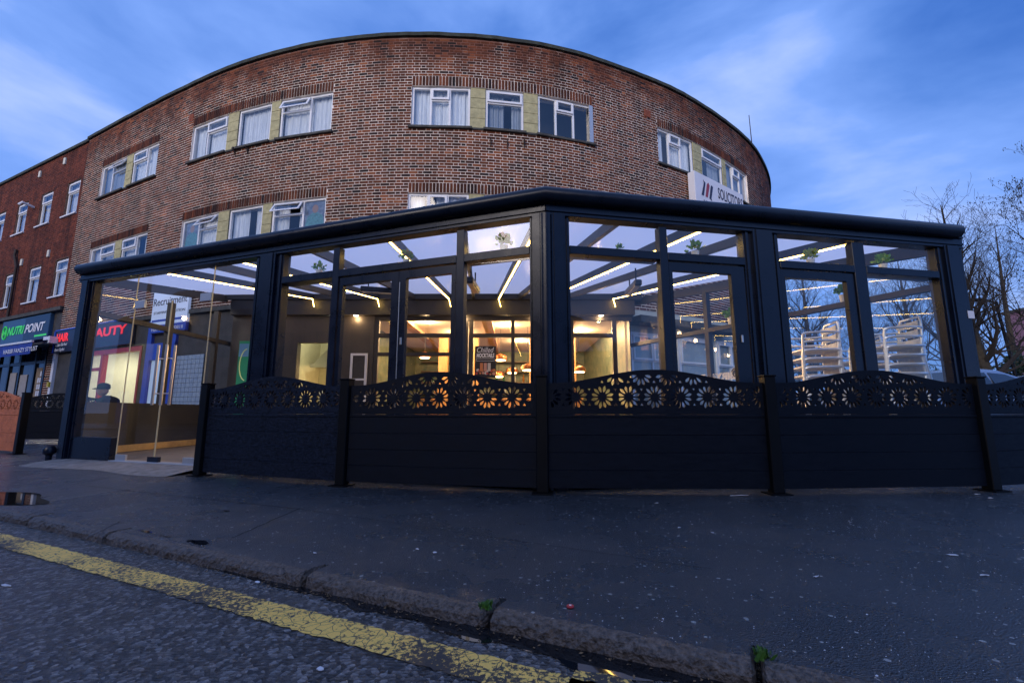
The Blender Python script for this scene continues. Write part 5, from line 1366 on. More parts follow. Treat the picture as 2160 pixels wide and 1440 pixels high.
# ================================================================ STACKED CHAIRS
ALUC = mat('polished_aluminium', (.86, .85, .84), .38, .75); SLAT = mat('pale_slats', (.86, .80, .68), .45, var=.15, vscale=12)
chair = thing('stacking_chair', 'chair', 'chair', (0, 0, 0))
def smoothpts(pts, k=4):
    P = [Vector(p) for p in pts]; o = []
    for i in range(len(P) - 1):
        p0, p1, p2, p3 = P[max(i - 1, 0)], P[i], P[i + 1], P[min(i + 2, len(P) - 1)]
        for j in range(k):
            t = j / k; o.append(.5 * ((2 * p1) + (p2 - p0) * t + (2 * p0 - 5 * p1 + 4 * p2 - p3) * t * t + (3 * p1 - p0 - 3 * p2 + p3) * t ** 3))
    o.append(P[-1]); return o
q = MB()
for s in (-1, 1):
    q.tube(smoothpts([(s * .25, -.25, .0), (s * .255, -.24, .30), (s * .265, -.23, .60), (s * .275, -.20, .655), (s * .28, -.05, .665), (s * .27, .14, .668), (s * .20, .26, .67)]), .016, 7)
    q.tube(smoothpts([(s * .22, .27, .0), (s * .215, .22, .40), (s * .205, .245, .60), (s * .18, .265, .80), (s * .12, .272, .82), (0, .275, .82)]), .016, 7)
    q.tube([(s * .23, -.235, .435), (s * .215, .225, .425)], .011, 6)
q.tube([(-.22, -.235, .435), (.22, -.235, .435)], .011, 6); q.tube([(-.21, .225, .425), (.21, .225, .425)], .011, 6)
q.build('frame', ALUC, chair, smooth=True, local=True)
q = MB()
for i in range(6): y = -.215 + i * .078; q.box(-.215, .215, y, y + .062, .428, .456)
q.build('seat', SLAT, chair, local=True)
q = MB()
for i in range(1): z = .70; q.add([(x,   .250 - .03 * (x / .2) ** 2 + dy, zz) for x in (-.2, -.1, 0, .1, .2) for dy, zz in ((0, z), (0, z + .072), (.012, z + .072), (.012, z))],
          [(a * 4 + j, a * 4 + (j + 1) % 4, a * 4 + 4 + (j + 1) % 4, a * 4 + 4 + j) for a in range(4) for j in range(4)])
q.build('backrest', SLAT, chair, local=True)
ORD = ['topmost', 'second from the top', 'third from the top', 'fourth from the top', 'fifth from the top', 'sixth from the top', 'seventh from the top', 'eighth from the top', 'ninth from the top', 'lowest']
first = True
for (px, Y, rz, n_, nm) in ((1720, 6.35, -100, 10, 'left'), (1812, 6.85, -96, 9, 'middle'), (1888, 6.0, -98, 10, 'right')):
    p = aty(px, 800, Y)
    for k in range(n_):
        c = chair if first else copy_tree(chair); first = False
        c.location = (p.x + random.uniform(-.008, .008), p.y + random.uniform(-.008, .008), FZ + k * .118); c.rotation_euler = (0, 0, R_(rz + random.uniform(-2, 2)))
        o_ = ORD[n_ - 1 - k] if n_ - 1 - k < 9 else 'lowest'
        if k == 0: o_ = 'lowest'
        tag(c, 'silver stacking chair with pale slats, %s in the %s stack' % (o_, nm), 'chair', 'stacked silver chairs')

# ================================================================ POTTED PLANTS ON THE TRANSOMS
LEAF = [mat('leaf_green', (.15, .32, .04), .5, var=.3, vscale=20), mat('leaf_lime', (.30, .40, .05), .5, var=.2, vscale=20), mat('leaf_red', (.30, .09, .05), .5)]
POT = mat('white_pot', (.68, .66, .60), .4)
def plant(loc, lab, big=1.0, red=False, dark=False):
    t = thing('potted_plant', lab, 'potted plant', loc, 'small potted plants on the glazing bars')
    MB().lathe([(.028 * big, 0), (.038 * big, .07 * big), (.034 * big, .07 * big), (.03 * big, .06 * big)], seg=12).build('pot', POT, t, local=True, smooth=True)
    q = MB()
    for i in range(95):
        th, ph = random.uniform(0, 6.283), random.uniform(.1, 1.45); r = random.uniform(.02, .075) * big
        c = Vector((math.cos(th) * math.sin(ph) * r, math.sin(th) * math.sin(ph) * r, .075 * big + math.cos(ph) * r * 1.2))
        d = (Vector((math.cos(th) * math.sin(ph), math.sin(th) * math.sin(ph), math.cos(ph) + .3)) + Vector((random.uniform(-.4, .4), random.uniform(-.4, .4), random.uniform(-.3, .3)))).normalized()
        sdv = d.cross(Vector((random.uniform(-1, 1), random.uniform(-1, 1), .3))).normalized(); l = random.uniform(.026, .045) * big; w_ = l * .36
        q.add([c, c + d * l * .5 + sdv * w_, c + d * l, c + d * l * .5 - sdv * w_], [(0, 1, 2, 3)])
    q.build('foliage', LEAF[0] if (dark or not red) else LEAF[1], t, local=True)
    if red:
        q = MB()
        for i in range(14):
            th = random.uniform(0, 6.283); r = random.uniform(.02, .06) * big; c = Vector((math.cos(th) * r, math.sin(th) * r, .14 * big + random.uniform(-.02, .03))); l = .02 * big
            q.add([c + Vector((-l, 0, 0)), c + Vector((0, 0, -l)), c + Vector((l, 0, 0)), c + Vector((0, l * .5, l))], [(0, 1, 2, 3)])
        q.build('flowers', LEAF[2], t, local=True)
def on_front(S, px, b=-.135):
    lo, hi = 0, S[3]
    for _ in range(40):
        md = (lo + hi) / 2; p = S[0] + S[1] * md
        if proj(p.x, p.y, 2.4)[0] < px: lo = md
        else: hi = md
    p = S[0] + S[1] * lo + S[2] * b; return (p.x, p.y, TZ1 + .001)
plant(on_front(LM, 656), 'small green plant on the bar left of the sliding door', 1.0)
plant(on_front(LM, 843), 'small reddish tipped plant on the bar above the sliding door', 1.0, True)
plant(on_front(LM, 1053), 'wider green and yellow plant on the bar left of the corner post', 1.2, True)
plant(on_front(MR, 1318), 'tiny dark sprig on the bar right of the corner post', .6, dark=True)
plant(on_front(MR, 1482), 'green plant on the bar above the right hand door', 1.15)
plant(on_front(MR, 1731), 'yellow green plant on the bar above the stacked chairs', 1.15, True)
plant(on_front(MR, 1887), 'bushy green plant on the bar nearest the right corner', 1.2)
for px, py, lab, bg_ in ((1780, 632, 'green plant in white pot on the right flank bar above the left chair stack', 1.5), (1543, 680, 'green plant in white pot on the right flank bar behind the right hand door', 1.7)):
    a, z = hit(px, py, RR, FB); p = RR + FL[1] * a; plant((p.x, p.y, 2.276), lab, bg_)
# green lit advert board and folded parasol tip inside the entrance
adv = thing('advert_board', 'green advert board with pale ring inside left of the posts', 'board', (-4.6, 8.6, .05))
p = aty(511, 780, 8.6); q = MB(); q.box(p.x - .10, p.x + .10, 8.6, 8.64, .05, 2.05); q.build('panel', mat('advert_green', (.02, .20, .11), .4, emit=(.02, .35, .18), estr=.1), adv)
q = MB(); q.tube([(p.x + .07 + .13 * math.cos(R_(95 + 13 * i)), 8.595, p.z + .1 + .30 * math.sin(R_(95 + 13 * i))) for i in range(14)], .010, 5); q.build('ring', mat('advert_ring', (.6, .7, .3), .4, emit=(.7, .8, .35), estr=.12), adv)
q = MB(); q.box(p.x - .09, p.x + .09, 8.596, 8.6, 1.75, 2.0); q.build('header', mat('advert_blue', (.15, .35, .6), .4), adv)

# ================================================================ SEATED PERSON BY THE BARBER SHOP
def skin_body(name, joints, edges, m_, root=0, sub=2):
    me = bpy.data.meshes.new(name); me.from_pydata([j[:3] for j in joints], edges, []); me.update()
    o = bpy.data.objects.new(name, me); col.objects.link(o)
    mod = o.modifiers.new('skin', 'SKIN'); mod.use_smooth_shade = True
    for i, v in enumerate(me.skin_vertices[0].data):
        r = joints[i][3]; v.radius = (r, r) if not isinstance(r, tuple) else r; v.use_root = (i == root)
    s = o.modifiers.new('sub', 'SUBSURF'); s.levels = sub; s.render_levels = sub
    dg = bpy.context.evaluated_depsgraph_get(); m2 = bpy.data.meshes.new_from_object(o.evaluated_get(dg)); bpy.data.objects.remove(o)
    m2.materials.clear(); m2.materials.append(m_)
    for p in m2.polygons: p.use_smooth = True
    m2.name = name; return m2
CLOTH = mat('black_coat', (.012, .013, .016), .8, var=.3, vscale=12); SKINM = mat('skin', (.42, .24, .17), .5)
hp = aty(246, 815, 9.5)
per = thing('person', 'person in a dark coat and black peaked cap seated outside the barber shop', 'person', (hp.x, 9.5, 0))
# local frame: the person faces -x, seat 0.45
J_ = [(0, 0, .50, .15), (-.02, 0, .68, .155), (-.08, 0, .87, .16), (-.15, 0, .98, .13), (-.21, 0, 1.05, .055),
      (-.13, .17, .94, .075), (-.16, .22, .74, .055), (-.30, .14, .66, .045), (-.36, .10, .67, .035),
      (-.13, -.17, .94, .075), (-.17, -.22, .74, .055), (-.32, -.12, .68, .045), (-.38, -.06, .70, .035),
      (-.06, .10, .50, .10), (-.42, .12, .50, .075), (-.44, .12, .10, .05), (-.55, .12, .05, .04),
      (-.06, -.10, .50, .10), (-.42, -.12, .50, .075), (-.44, -.12, .10, .05), (-.55, -.12, .05, .04)]
E_ = [(0, 1), (1, 2), (2, 3), (3, 4), (3, 5), (5, 6), (6, 7), (7, 8), (3, 9), (9, 10), (10, 11), (11, 12), (0, 13), (13, 14), (14, 15), (15, 16), (0, 17), (17, 18), (18, 19), (19, 20)]
link('body', skin_body('body', J_, E_, CLOTH), per, True)
q = MB(); hd = Vector((-.27, 0, 1.15))
hm = bmesh.new(); bmesh.ops.create_uvsphere(hm, u_segments=20, v_segments=14, radius=.1)
for v in hm.verts:
    v.co.x *= 1.0; v.co.y *= .80; v.co.z *= 1.18
    if v.co.x < -.07 and abs(v.co.y) < .025 and -.03 < v.co.z < .03: v.co.x -= .022      # nose
    if v.co.z < -.06: v.co.y *= .8; v.co.x -= .012
    v.co += hd
me = bpy.data.meshes.new('head'); hm.to_mesh(me); hm.free(); me.materials.append(SKINM)
for p_ in me.polygons: p_.use_smooth = True
head = link('head', me, per, True)
q = MB()
for s in (-1, 1): q.lathe([(.004, -.018), (.016, -.01), (.018, .012), (.006, .022)], (hd.x + .01, hd.y + s * .083, hd.z - .005), 8)
q.build('ear', SKINM, head, local=True, smooth=True)
q = MB()
for s in (-1, 1): q.lathe([(.002, -.008), (.008, 0), (.002, .008)], (hd.x - .092, hd.y + s * .033, hd.z + .012), 8)
q.build('eye', mat('eye_dark', (.02, .015, .012), .3), head, local=True, smooth=True)
cap = MB(); cap.lathe([(.106, .03), (.112, .07), (.10, .125), (.06, .155), (.01, .165)], (hd.x + .006, hd.y, hd.z), 18)
cap.add([(hd.x - .09, hd.y - .075, hd.z + .045), (hd.x - .19, hd.y - .05, hd.z + .03), (hd.x - .20, hd.y + .05, hd.z + .03), (hd.x - .09, hd.y + .075, hd.z + .045), (hd.x - .09, hd.y - .075, hd.z + .055), (hd.x - .19, hd.y - .05, hd.z + .04), (hd.x - .20, hd.y + .05, hd.z + .04), (hd.x - .09, hd.y + .075, hd.z + .055)], [(3, 2, 1, 0), (4, 5, 6, 7), (0, 1, 5, 4), (1, 2, 6, 5), (2, 3, 7, 6)])
cap.build('cap', CLOTH, head, local=True, smooth=True)
for s, base in ((1, Vector((-.38, .09, .675))), (-1, Vector((-.40, -.05, .705)))):
    for f in range(5):
        y = (f - 1.5) * .019 if f < 4 else (-.05 if s == 1 else .05); ln = (.055, .065, .062, .048, .04)[f]
        b = base + Vector((-.02 if f < 4 else .01, y, 0)); jts = [(*(b + Vector((.03, -y * .3, 0))), .011), (*b, .0095), (*(b + Vector((-ln * .6, 0, .004))), .0085), (*(b + Vector((-ln, 0, -.012))), .007)]
        link('finger', skin_body('finger', jts, [(0, 1), (1, 2), (2, 3)], SKINM, 0, 1), per, True)
q = MB(); q.frame_box((0, 0), (1, 0), (0, 1), -.50, -.36, -.06, .10, .70, .705); bk_ = q.build('paper_held', PAPER, None)
bk_.location = (hp.x, 9.5, 0); bk_.name = 'leaflet'; tag(bk_, 'white leaflet held by the seated person', 'leaflet')
c = copy_tree(chair); c.location = (hp.x + .03, 9.5, 0); c.rotation_euler = (0, 0, R_(-90)); tag(c, 'silver chair under the seated person outside the barber shop', 'chair', None)
if 'group' in c: del c['group']

# ================================================================ TREES
BARK = mat('bare_bark', (.045, .035, .022), .9, var=.4, vscale=14, bump=.6, bscale=50); TWIG = mat('bare_twigs', (.028, .022, .018), .9)
def bare_tree(x, y, h, r0, seed, lab, lean=(0, 0), n_limb=26, spread=.36, start=.22, catkins=False):
    rn = random.Random(seed); t = thing('bare_tree', lab, 'tree', (x, y, 0), 'bare winter trees')
    tr = MB(); pts = []; rad = []
    for i in range(15):
        k = i / 14; pts.append(Vector((x + lean[0] * k + .10 * math.sin(k * 5 + seed) * k, y + lean[1] * k + .08 * math.sin(k * 4 + seed * 2) * k, h * k - .05))); rad.append(max(.012, r0 * (1 - k) ** .85 + (.25 * r0 if i == 0 else 0)))
    tr.tube(pts, rad, 8); tr.build('trunk', BARK, t, smooth=True)
    cr = MB(); seeds = []
    def grow(p, d, ln, r, lvl):
        n = 5 if lvl < 2 else 4; pp = [p]; rr = [r]; cur = p.copy(); dd = d.copy()
        for i in range(n):
            dd = (dd + Vector((rn.uniform(-.2, .2), rn.uniform(-.2, .2), rn.uniform(-.06, .20)))).normalized(); cur = cur + dd * ln / n; pp.append(cur.copy()); rr.append(max(.0035, r * (1 - (i + 1) / n * .8)))
            if lvl < 3 and i > 0 or lvl == 0:
                for _ in range(1 if lvl else 2):
                    if rn.random() < (.95 if lvl < 2 else .8):
                        sd = dd.cross(Vector((rn.uniform(-1, 1), rn.uniform(-1, 1), rn.uniform(-1, 1)))).normalized(); nd = (dd * .7 + sd * .75 + Vector((0, 0, .18))).normalized()
                        grow(cur, nd, ln * rn.uniform(.42, .62), rr[-1] * .62, lvl + 1)
        cr.tube(pp, rr, 5 if lvl == 0 else 3, cap=False)
        if catkins and lvl >= 2: seeds.append(cur.copy())
    for i in range(n_limb):
        k = start + (1 - start) * (i + rn.random()) / n_limb; k = min(k, .97); j = k * 14; i0 = int(j); p = pts[i0].lerp(pts[min(i0 + 1, 14)], j - i0)
        az = i * 2.4 + rn.uniform(-.5, .5); el = R_(rn.uniform(22, 50)) + k * .4; d = Vector((math.cos(az) * math.cos(el), math.sin(az) * math.cos(el), math.sin(el)))
        ln = h * spread * (1 - .68 * (k - start) / (1 - start)) * rn.uniform(.75, 1.1); grow(p, d, ln, max(.008, r0 * (1 - k) * .42 + .008), 0 if k < .8 else 1)
    cr.build('crown', TWIG, t)
    if catkins:
        q = MB()
        for c in seeds:
            for _ in range(2):
                o = Vector((rn.uniform(-.06, .06), rn.uniform(-.06, .06), rn.uniform(-.08, .02))); s = rn.uniform(.018, .035); b = c + o
                q.add([b + Vector((0, 0, s)), b + Vector((s * .6, 0, 0)), b + Vector((0, s * .6, 0)), b + Vector((0, 0, -s * 1.4)), b + Vector((-s * .6, -s * .3, 0))], [(0, 1, 2), (3, 2, 1), (0, 2, 4), (3, 4, 2), (0, 4, 1), (3, 1, 4)])
        tag(q.build('seed_cones', TWIG, t), kind='stuff')
def base(px, Y): return aty(px, 860, Y)
def tree(px, Y, toppy, *a, **k):
    p = base(px, Y); bare_tree(p.x, Y, aty(px, toppy, Y).z, *a, **k)
tree(2108, 13.5, 425, .26, 3, 'tall bare tree just right of the conservatory corner', lean=(-.75, .2), n_limb=24, spread=.32)
tree(1722, 21, 560, .20, 8, 'bare tree seen through the glass above the left chair stack', n_limb=24)
tree(1940, 24, 540, .24, 12, 'bare tree seen through the glass behind the right chair stack', n_limb=26)
tree(1845, 30, 600, .22, 21, 'distant bare tree seen through the glass between the chair stacks', n_limb=22)
tree(2345, 13.5, 350, .20, 31, 'tall bare tree with seed cones overhanging the right edge', lean=(.2, .3), n_limb=20, spread=.40, catkins=True)
tree(2060, 27, 520, .24, 44, 'distant bare tree behind the right conservatory post', n_limb=24)
tree(2160, 31, 470, .26, 47, 'distant bare tree at the right edge of the view', n_limb=18)
EVG = mat('evergreen_leaf', (.016, .035, .020), .6, color2=(.045, .075, .035), vscale=3)
def evergreen(px, Y, topy, wdt, seed, lab):
    rn = random.Random(seed); p = base(px, Y); h = aty(px, topy, Y).z; t = thing('evergreen_tree', lab, 'tree', (p.x, Y, 0), 'dark evergreens')
    MB().tube([(p.x, Y, -.05), (p.x, Y, h * .7)], [.12, .05], 7).build('trunk', BARK, t)
    q = MB(); cl = [(Vector((p.x + rn.gauss(0, wdt * .35), Y + rn.gauss(0, wdt * .35), h * rn.uniform(.12, .9))), rn.uniform(.2, .42) * wdt) for _ in range(26)]
    for c, r in cl:
        for _ in range(110):
            d = Vector((rn.gauss(0, 1), rn.gauss(0, 1), rn.gauss(0, .7))).normalized() * r * rn.uniform(.5, 1.0); b = c + d; s = rn.uniform(.05, .11)
            u = Vector((rn.uniform(-1, 1), rn.uniform(-1, 1), rn.uniform(-.6, .6))).normalized() * s; v = u.cross(Vector((rn.uniform(-1, 1), rn.uniform(-1, 1), rn.uniform(-1, 1)))).normalized() * s * .5
            q.add([b - u, b + v, b + u, b - v], [(0, 1, 2, 3)])
    q.build('crown', EVG, t)
evergreen(2148, 18, 735, 1.5, 2, 'dark evergreen at the right edge behind the fence')
evergreen(1692, 25, 745, 1.8, 5, 'dark evergreen seen through the glass left of the chairs')
evergreen(1955, 28, 770, 2.2, 7, 'low dark evergreen seen through the glass by the right corner')
evergreen(1790, 34, 775, 2.6, 9, 'low distant evergreen seen between the chair stacks')

# ================================================================ STREET LAMPS
def street_lamp(x, y, h, arm, lab, glow=False, tilt=0):
    t = thing('street_lamp', lab, 'street lamp', (x, y, 0))
    MB().tube([(x, y, -.05), (x, y, 1.2), (x, y, 1.25), (x + tilt, y, h)], [.09, .09, .06, .045], 10).build('column', POSTM, t, smooth=True)
    MB().tube([(x + tilt, y, h - .1), (x + tilt + arm * .5, y, h + .06), (x + tilt + arm, y, h + .05)], .03, 8).build('arm', POSTM, t, smooth=True)
    q = MB(); c = x + tilt + arm; s = 1 if arm > 0 else -1; q.box(min(c, c + s * .5), max(c, c + s * .5), y - .12, y + .12, h, h + .11); q.build('head', POSTM, t, bevel=.03)
    return t
p = base(2158, 17); street_lamp(p.x, 17, 4.9, -.55, 'dark street lamp among the bare trees at the right edge', tilt=-.35)
# lamp by the left kerb, outside the view, that throws amber light on the left fence panel
LX, LY = -11.6, 4.9
sl = street_lamp(LX, LY, 4.6, .5, 'street lamp with amber light beyond the left edge')
ld = bpy.data.lights.new('lamp_light', 'SPOT'); ld.energy = 420; ld.color = (1, .45, .14); ld.spot_size = R_(30); ld.spot_blend = .5; ld.shadow_soft_size = .12
lo = bpy.data.objects.new('lamp_light', ld); col.objects.link(lo); lo.parent = sl; lo.location = (.75, 0, 4.55)
lo.rotation_euler = (Vector((-9.6, 8.3, .55)) - Vector((LX + .75, LY, 4.55))).to_track_quat('-Z', 'Y').to_euler()
q = MB(); q.box(LX + .6, LX + .95, LY - .08, LY + .08, 4.585, 4.598); q.build('lens', lamp_mat('amber_lens', (1, .5, .18), 6), sl)

# ================================================================ CARS BEHIND THE FENCE
CGL = mat('car_glass', (.02, .025, .03), .06); TYRE = mat('tyre', (.012, .012, .012), .8); RIM = mat('wheel_rim', (.4, .4, .42), .3, .9)
def car(x, y, rz, paint, lab):
    t = thing('parked_car', lab, 'car', (x, y, 0), 'cars parked behind the fence'); t.rotation_euler.z = rz
    prof = [(-2.05, .45), (-2.08, .70), (-1.95, .84), (-1.05, .95), (-.35, 1.42), (.0, 1.48), (.75, 1.46), (1.45, 1.30), (1.95, .98), (2.06, .75), (2.02, .42), (1.7, .26), (-1.75, .26)]
    wd = lambda z: .86 if z < .98 else .86 - (z - .98) * .42
    bm = bmesh.new(); Lf = [bm.verts.new((a, -wd(z), z)) for a, z in prof]; Rt = [bm.verts.new((a, wd(z), z)) for a, z in prof]
    bm.faces.new(Lf); bm.faces.new(list(reversed(Rt))); n = len(prof)
    for i in range(n): bm.faces.new([Lf[i], Rt[i], Rt[(i + 1) % n], Lf[(i + 1) % n]])
    bmesh.ops.recalc_face_normals(bm, faces=bm.faces[:]); bmesh.ops.bevel(bm, geom=bm.edges[:], offset=.05, segments=3, affect='EDGES', profile=.6)
    me = bpy.data.meshes.new('body'); bm.to_mesh(me); bm.free(); me.materials.append(paint)
    for p_ in me.polygons: p_.use_smooth = True
    link('body', me, t, True)
    for s in (-1, 1):
        for nm, pg in (('side_window', [(-.78, 1.02), (-.28, 1.36), (.28, 1.40), (.30, 1.02)]), ('side_window', [(.36, 1.02), (.36, 1.40), (.85, 1.38), (1.32, 1.25), (1.45, 1.04)])):
            q = MB(); q.add([(a, s * (wd(z) + .006), z) for a, z in pg], [tuple(range(len(pg)))]); q.build(nm, CGL, t, local=True)
        for ax in (-1.3, 1.28):
            q = MB(); q.tube([(ax, s * .70, .31), (ax, s * .89, .31)], .31, 20); wh = q.build('wheel', TYRE, t, smooth=True, local=True)
            q = MB(); q.tube([(ax, s * .885, .31), (ax, s * .90, .31)], .2, 16); q.build('rim', RIM, wh, local=True)
        q = MB(); q.box(-2.10, -1.99, min(s * .5, s * .8), max(s * .5, s * .8), .66, .78); q.build('headlight', RIM, t, local=True, bevel=.02)
        q = MB(); q.box(-.72, -.58, min(s * .86, s * 1.02), max(s * .86, s * 1.02), 1.0, 1.1); q.build('mirror', paint, t, local=True, bevel=.02)
    for nm, a0, z0, a1, z1 in (('windscreen', -.98, .995, -.38, 1.385), ('rear_window', 1.47, 1.28, 1.86, 1.04)):
        q = MB(); d = -.03 if a0 < 0 else .03; q.add([(a0 + d, -wd(z0) + .08, z0 + .02), (a0 + d, wd(z0) - .08, z0 + .02), (a1 + d, wd(z1) - .08, z1 + .02), (a1 + d, -wd(z1) + .08, z1 + .02)], [(0, 1, 2, 3)]); q.build(nm, CGL, t, local=True)
PAINTS = [mat('silver_blue_paint', (.30, .36, .45), .25, .5, coat=.5), mat('pale_grey_paint', (.42, .44, .47), .25, .4, coat=.5)]
p = aty(1925, 800, 8.6); car(p.x + .3, 8.6, R_(18), PAINTS[0], 'silver blue car seen through the glass right of the chair stacks')
p = aty(2105, 800, 9.4); car(p.x + .9, 9.0, R_(12), PAINTS[1], 'pale grey car parked right of the conservatory behind the fence')

# ================================================================ FAR PINK BUILDING AT THE RIGHT EDGE
p0, p1 = aty(2160, 655, 42), aty(2240, 655, 42)
pk = thing('distant_building', 'distant pinkish brick building at the right edge', 'building', (p0.x, 42, 0))
PINK = mat('pinkish_brick', (.22, .10, .13), .8, color2=(.32, .17, .22), vscale=4)
q = MB(); q.box(p0.x, p1.x, 42, 43.6, 0, p0.z); q.build('wall', PINK, pk)
q = MB(); q.box(p0.x - .2, p1.x + .2, 41.8, 43.8, p0.z, p0.z + .25); q.build('roof', CONC, pk)
for i in range(3):
    for j in range(3):
        q = MB(); xx = p0.x + .5 + i * 1.2; zz = 2 + j * 2.6; q.box(xx, xx + .8, 41.95, 41.99, zz, zz + 1.3); q.build('window', CGL, pk)

# ================================================================ HOUSES ACROSS THE ROAD (unseen behind the photographer, added to shade the lower front)
RENDER = mat('house_brick', (.20, .11, .085), .85, var=.2, vscale=2); TILES = mat('house_roof', (.06, .045, .04), .8, var=.3, vscale=6)
for i in range(9):
    a0 = -30 + i * 7.5; a1 = a0 + 7.35; hw = 7.0 + .3 * (i % 2)
    h_ = thing('unseen_terraced_house', 'unseen terraced brick house added across the road, %s' % ('leftmost of the row', 'second in the row', 'third in the row', 'fourth in the row', 'fifth in the row', 'sixth in the row', 'seventh in the row', 'eighth in the row', 'rightmost of the row')[i], 'house', K(a0, 17, 0), 'houses across the road')
    def hb(name, x0, x1, b0, b1, z0, z1, m_):
        q = MB(); q.frame_box(KP, KU, KN, x0, x1, b0, b1, z0, z1); return q.build(name, m_, h_)
    hb('wall', a0, a1, 17, 25, 0, hw, RENDER)
    q = MB(); q.add([K(a0 - .05, 16.6, hw - .1), K(a1 + .05, 16.6, hw - .1), K(a1 + .05, 21, hw + 3.2), K(a0 - .05, 21, hw + 3.2), K(a0 - .05, 25.4, hw - .1), K(a1 + .05, 25.4, hw - .1)], [(0, 1, 2, 3), (3, 2, 5, 4), (0, 3, 4), (1, 5, 2)]); q.build('roof', TILES, h_)
    hb('door', a0 + .7, a0 + 1.6, 16.95, 17, 0, 2.1, BLUE)
    for x0, z0 in ((a0 + 2.6, 1.0), (a0 + 5.0, 1.0), (a0 + .8, 4.2), (a0 + 3.2, 4.2), (a0 + 5.4, 4.2)): hb('window', x0, x0 + 1.3, 16.96, 17, z0, z0 + 1.4, CGL)

# ================================================================ WEEDS AND LITTER
WEED = mat('weed_green', (.05, .14, .015), .6, var=.4, vscale=30)
for (px, py, sc, lab) in ((1024, 1280, 1.0, 'small green weed growing in the kerb joint near the red bottle cap'), (1608, 1385, 1.2, 'small green weed growing in the rightmost kerb joint')):
    p = atz(px, py, 0); t = thing('weed', lab, 'weed', (p.x, p.y, 0), 'weeds in the kerb joints'); q = MB()
    for i in range(46):
        az = random.uniform(0, 6.28); r = random.uniform(0, .028) * sc; b = Vector((math.cos(az) * r, math.sin(az) * r * .6, -.005)); d = Vector((random.uniform(-.8, .8), random.uniform(-.8, .8), 1)).normalized(); l = random.uniform(.012, .034) * sc
        s = d.cross(Vector((math.cos(az), math.sin(az), 0))).normalized() * l * .13
        q.add([b - s, b + s, b + d * l * .7 + s, b + d * l, b + d * l * .7 - s], [(0, 1, 2, 3, 4)])
    q.build('leaves', WEED, t, local=True)
p = atz(1203, 1281, 0); t = thing('red_lid', 'small red bottle cap lying on the pavement near the kerb', 'bottle cap', (p.x, p.y, .003))
MB().lathe([(.0135, 0), (.014, .003), (.012, .0055), (.003, .006)], seg=14).build('cap', RED, t, local=True)
q = MB(); q.lathe([(.004, .0062), (.005, .0066)], seg=10); q.build('mark', WHITE_L, t, local=True)
LIT = mat('litter_paper', (.55, .56, .6), .7)
spots = [(1560, 1046, .16, .006, 'long thin white straw lying along the foot of the fence'), (2062, 1043, .05, .012, 'white scrap of paper at the foot of the right fence post'), (2090, 1051, .035, .010, 'second paper scrap in front of the right fence post'), (2010, 1172, .05, .016, 'torn leaf like scrap on the right pavement'), (2077, 1215, .04, .012, 'pale scrap on the pavement near the right edge'), (1433, 1114, .018, .012, 'pale chewing gum blot left of centre on the pavement'), (1503, 1125, .02, .012, 'larger pale chewing gum blot on the pavement'), (880, 1160, .02, .008, 'white fleck of paper on the middle of the pavement'), (917, 1167, .02, .012, 'pale gum blot beside the white fleck'), (664, 1168, .022, .008, 'white fleck on the pavement above the yellow line'), (543, 1230, .03, .02, 'wet white leaf at the kerb foot'), (1722, 1218, .03, .012, 'white scrap on the pavement right of centre'), (1385, 1062, .03, .012, 'small white scrap near the fence foot'), (12, 1237, .06, .012, 'white scrap on the road at the left edge'), (675, 1415, .025, .018, 'white scrap on the road near the bottom edge')]
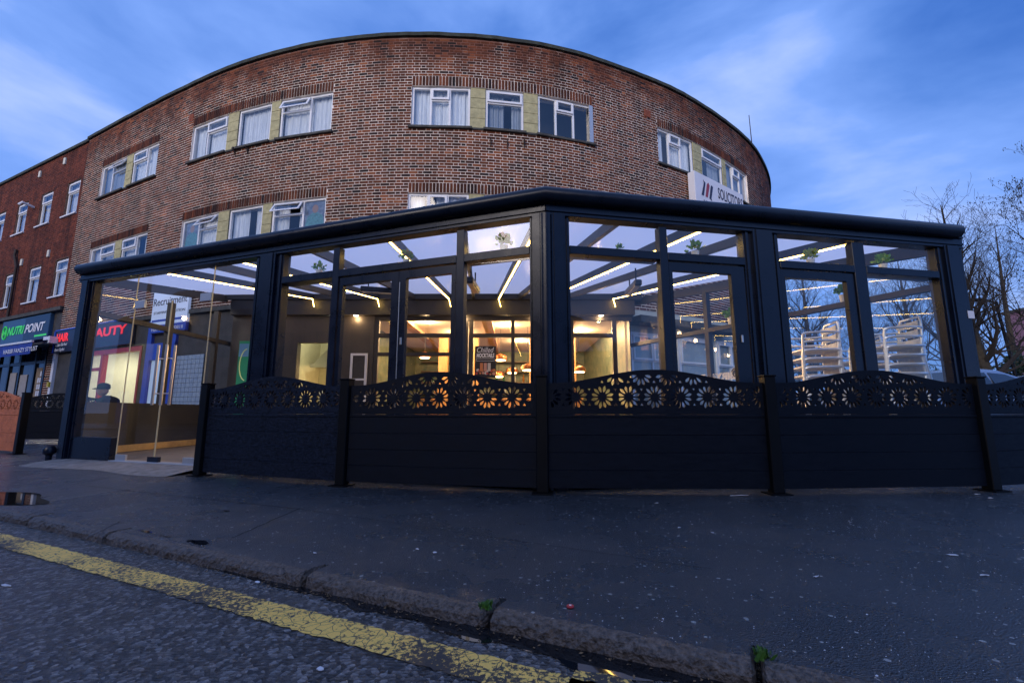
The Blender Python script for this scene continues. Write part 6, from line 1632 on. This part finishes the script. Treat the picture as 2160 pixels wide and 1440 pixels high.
for px, py, l, wd_, lab in spots:
    onroad = px in (12, 675, 543); p = atz(px, py, RZ if onroad else 0); az = random.uniform(-.4, .4); zz = (RZ if onroad else 0) + .006; q = MB(); ptsl = []
    for i in range(9):
        t_ = 2 * math.pi * i / 9; k = random.uniform(.75, 1.15); a, b = math.cos(t_) * l / 2 * k, math.sin(t_) * wd_ / 2 * k
        ptsl.append((p.x + a * math.cos(az) - b * math.sin(az), p.y + a * math.sin(az) + b * math.cos(az), zz + random.uniform(0, .004)))
    nn = len(ptsl); q.add(ptsl + [(x, y, z - .0025) for x, y, z in ptsl], [tuple(range(nn)), tuple(reversed(range(nn, 2 * nn)))] + [(i, i + nn, (i + 1) % nn + nn, (i + 1) % nn) for i in range(nn)])
    tag(q.build('litter_scrap', LIT), lab, 'litter', 'scraps of litter')
# fine pale grit scattered over the pavement, far too small to count
q = MB(); rn = random.Random(77)
for i in range(2600):
    px, py = rn.uniform(350, 2300), 1040 + 400 * rn.random() ** 1.3; p = atz(px, py, 0)
    if (Vector((p.x, p.y)) - KP).dot(KN) > -.03 or p.y > 4.05: continue
    s = rn.uniform(.0012, .0042) * (1.6 if rn.random() < .08 else 1); az = rn.uniform(0, 3.14); c, sn = math.cos(az) * s, math.sin(az) * s
    q.add([(p.x - c, p.y - sn, .002), (p.x + sn * .6, p.y - c * .6, .002), (p.x + c, p.y + sn, .002), (p.x, p.y, .002 + s * .5)], [(0, 1, 3), (1, 2, 3), (2, 0, 3)])
tag(q.build('grit', LIT), 'fine pale grit scattered over the dark pavement', 'grit', kind='stuff')

# dead leaf crumbs washed along the kerb foot and the foot of the fence
q = MB(); rn = random.Random(5)
for i in range(900):
    if rn.random() < .55:
        a = rn.uniform(-1, 6); b = .012 + abs(rn.gauss(0, .035)); c = Vector(K(a, b, RZ + .006)); sc = rn.uniform(.003, .009)
    else:
        k = rn.randrange(len(FP) - 1); A, B = FP[k], FP[k + 1]; t_ = rn.random(); m_ = A.lerp(B, t_); n_ = Vector((B - A).normalized().yx); c = Vector((m_.x + rn.gauss(0, .02), m_.y - .03 - abs(rn.gauss(0, .05)), .003)); sc = rn.uniform(.003, .010)
    az = rn.uniform(0, 6.28); u = Vector((math.cos(az), math.sin(az), rn.uniform(-.2, .4))) * sc; v = Vector((-math.sin(az), math.cos(az), rn.uniform(-.2, .3))) * sc * .5
    q.add([c - u, c + v + Vector((0, 0, .001)), c + u, c - v], [(0, 1, 2, 3)])
tag(q.build('leaf_crumbs', mat('dead_leaf', (.07, .04, .02), .7, color2=(.22, .13, .05), vscale=40)), 'dead leaf crumbs along the kerb foot and fence foot', 'leaf litter', kind='stuff')
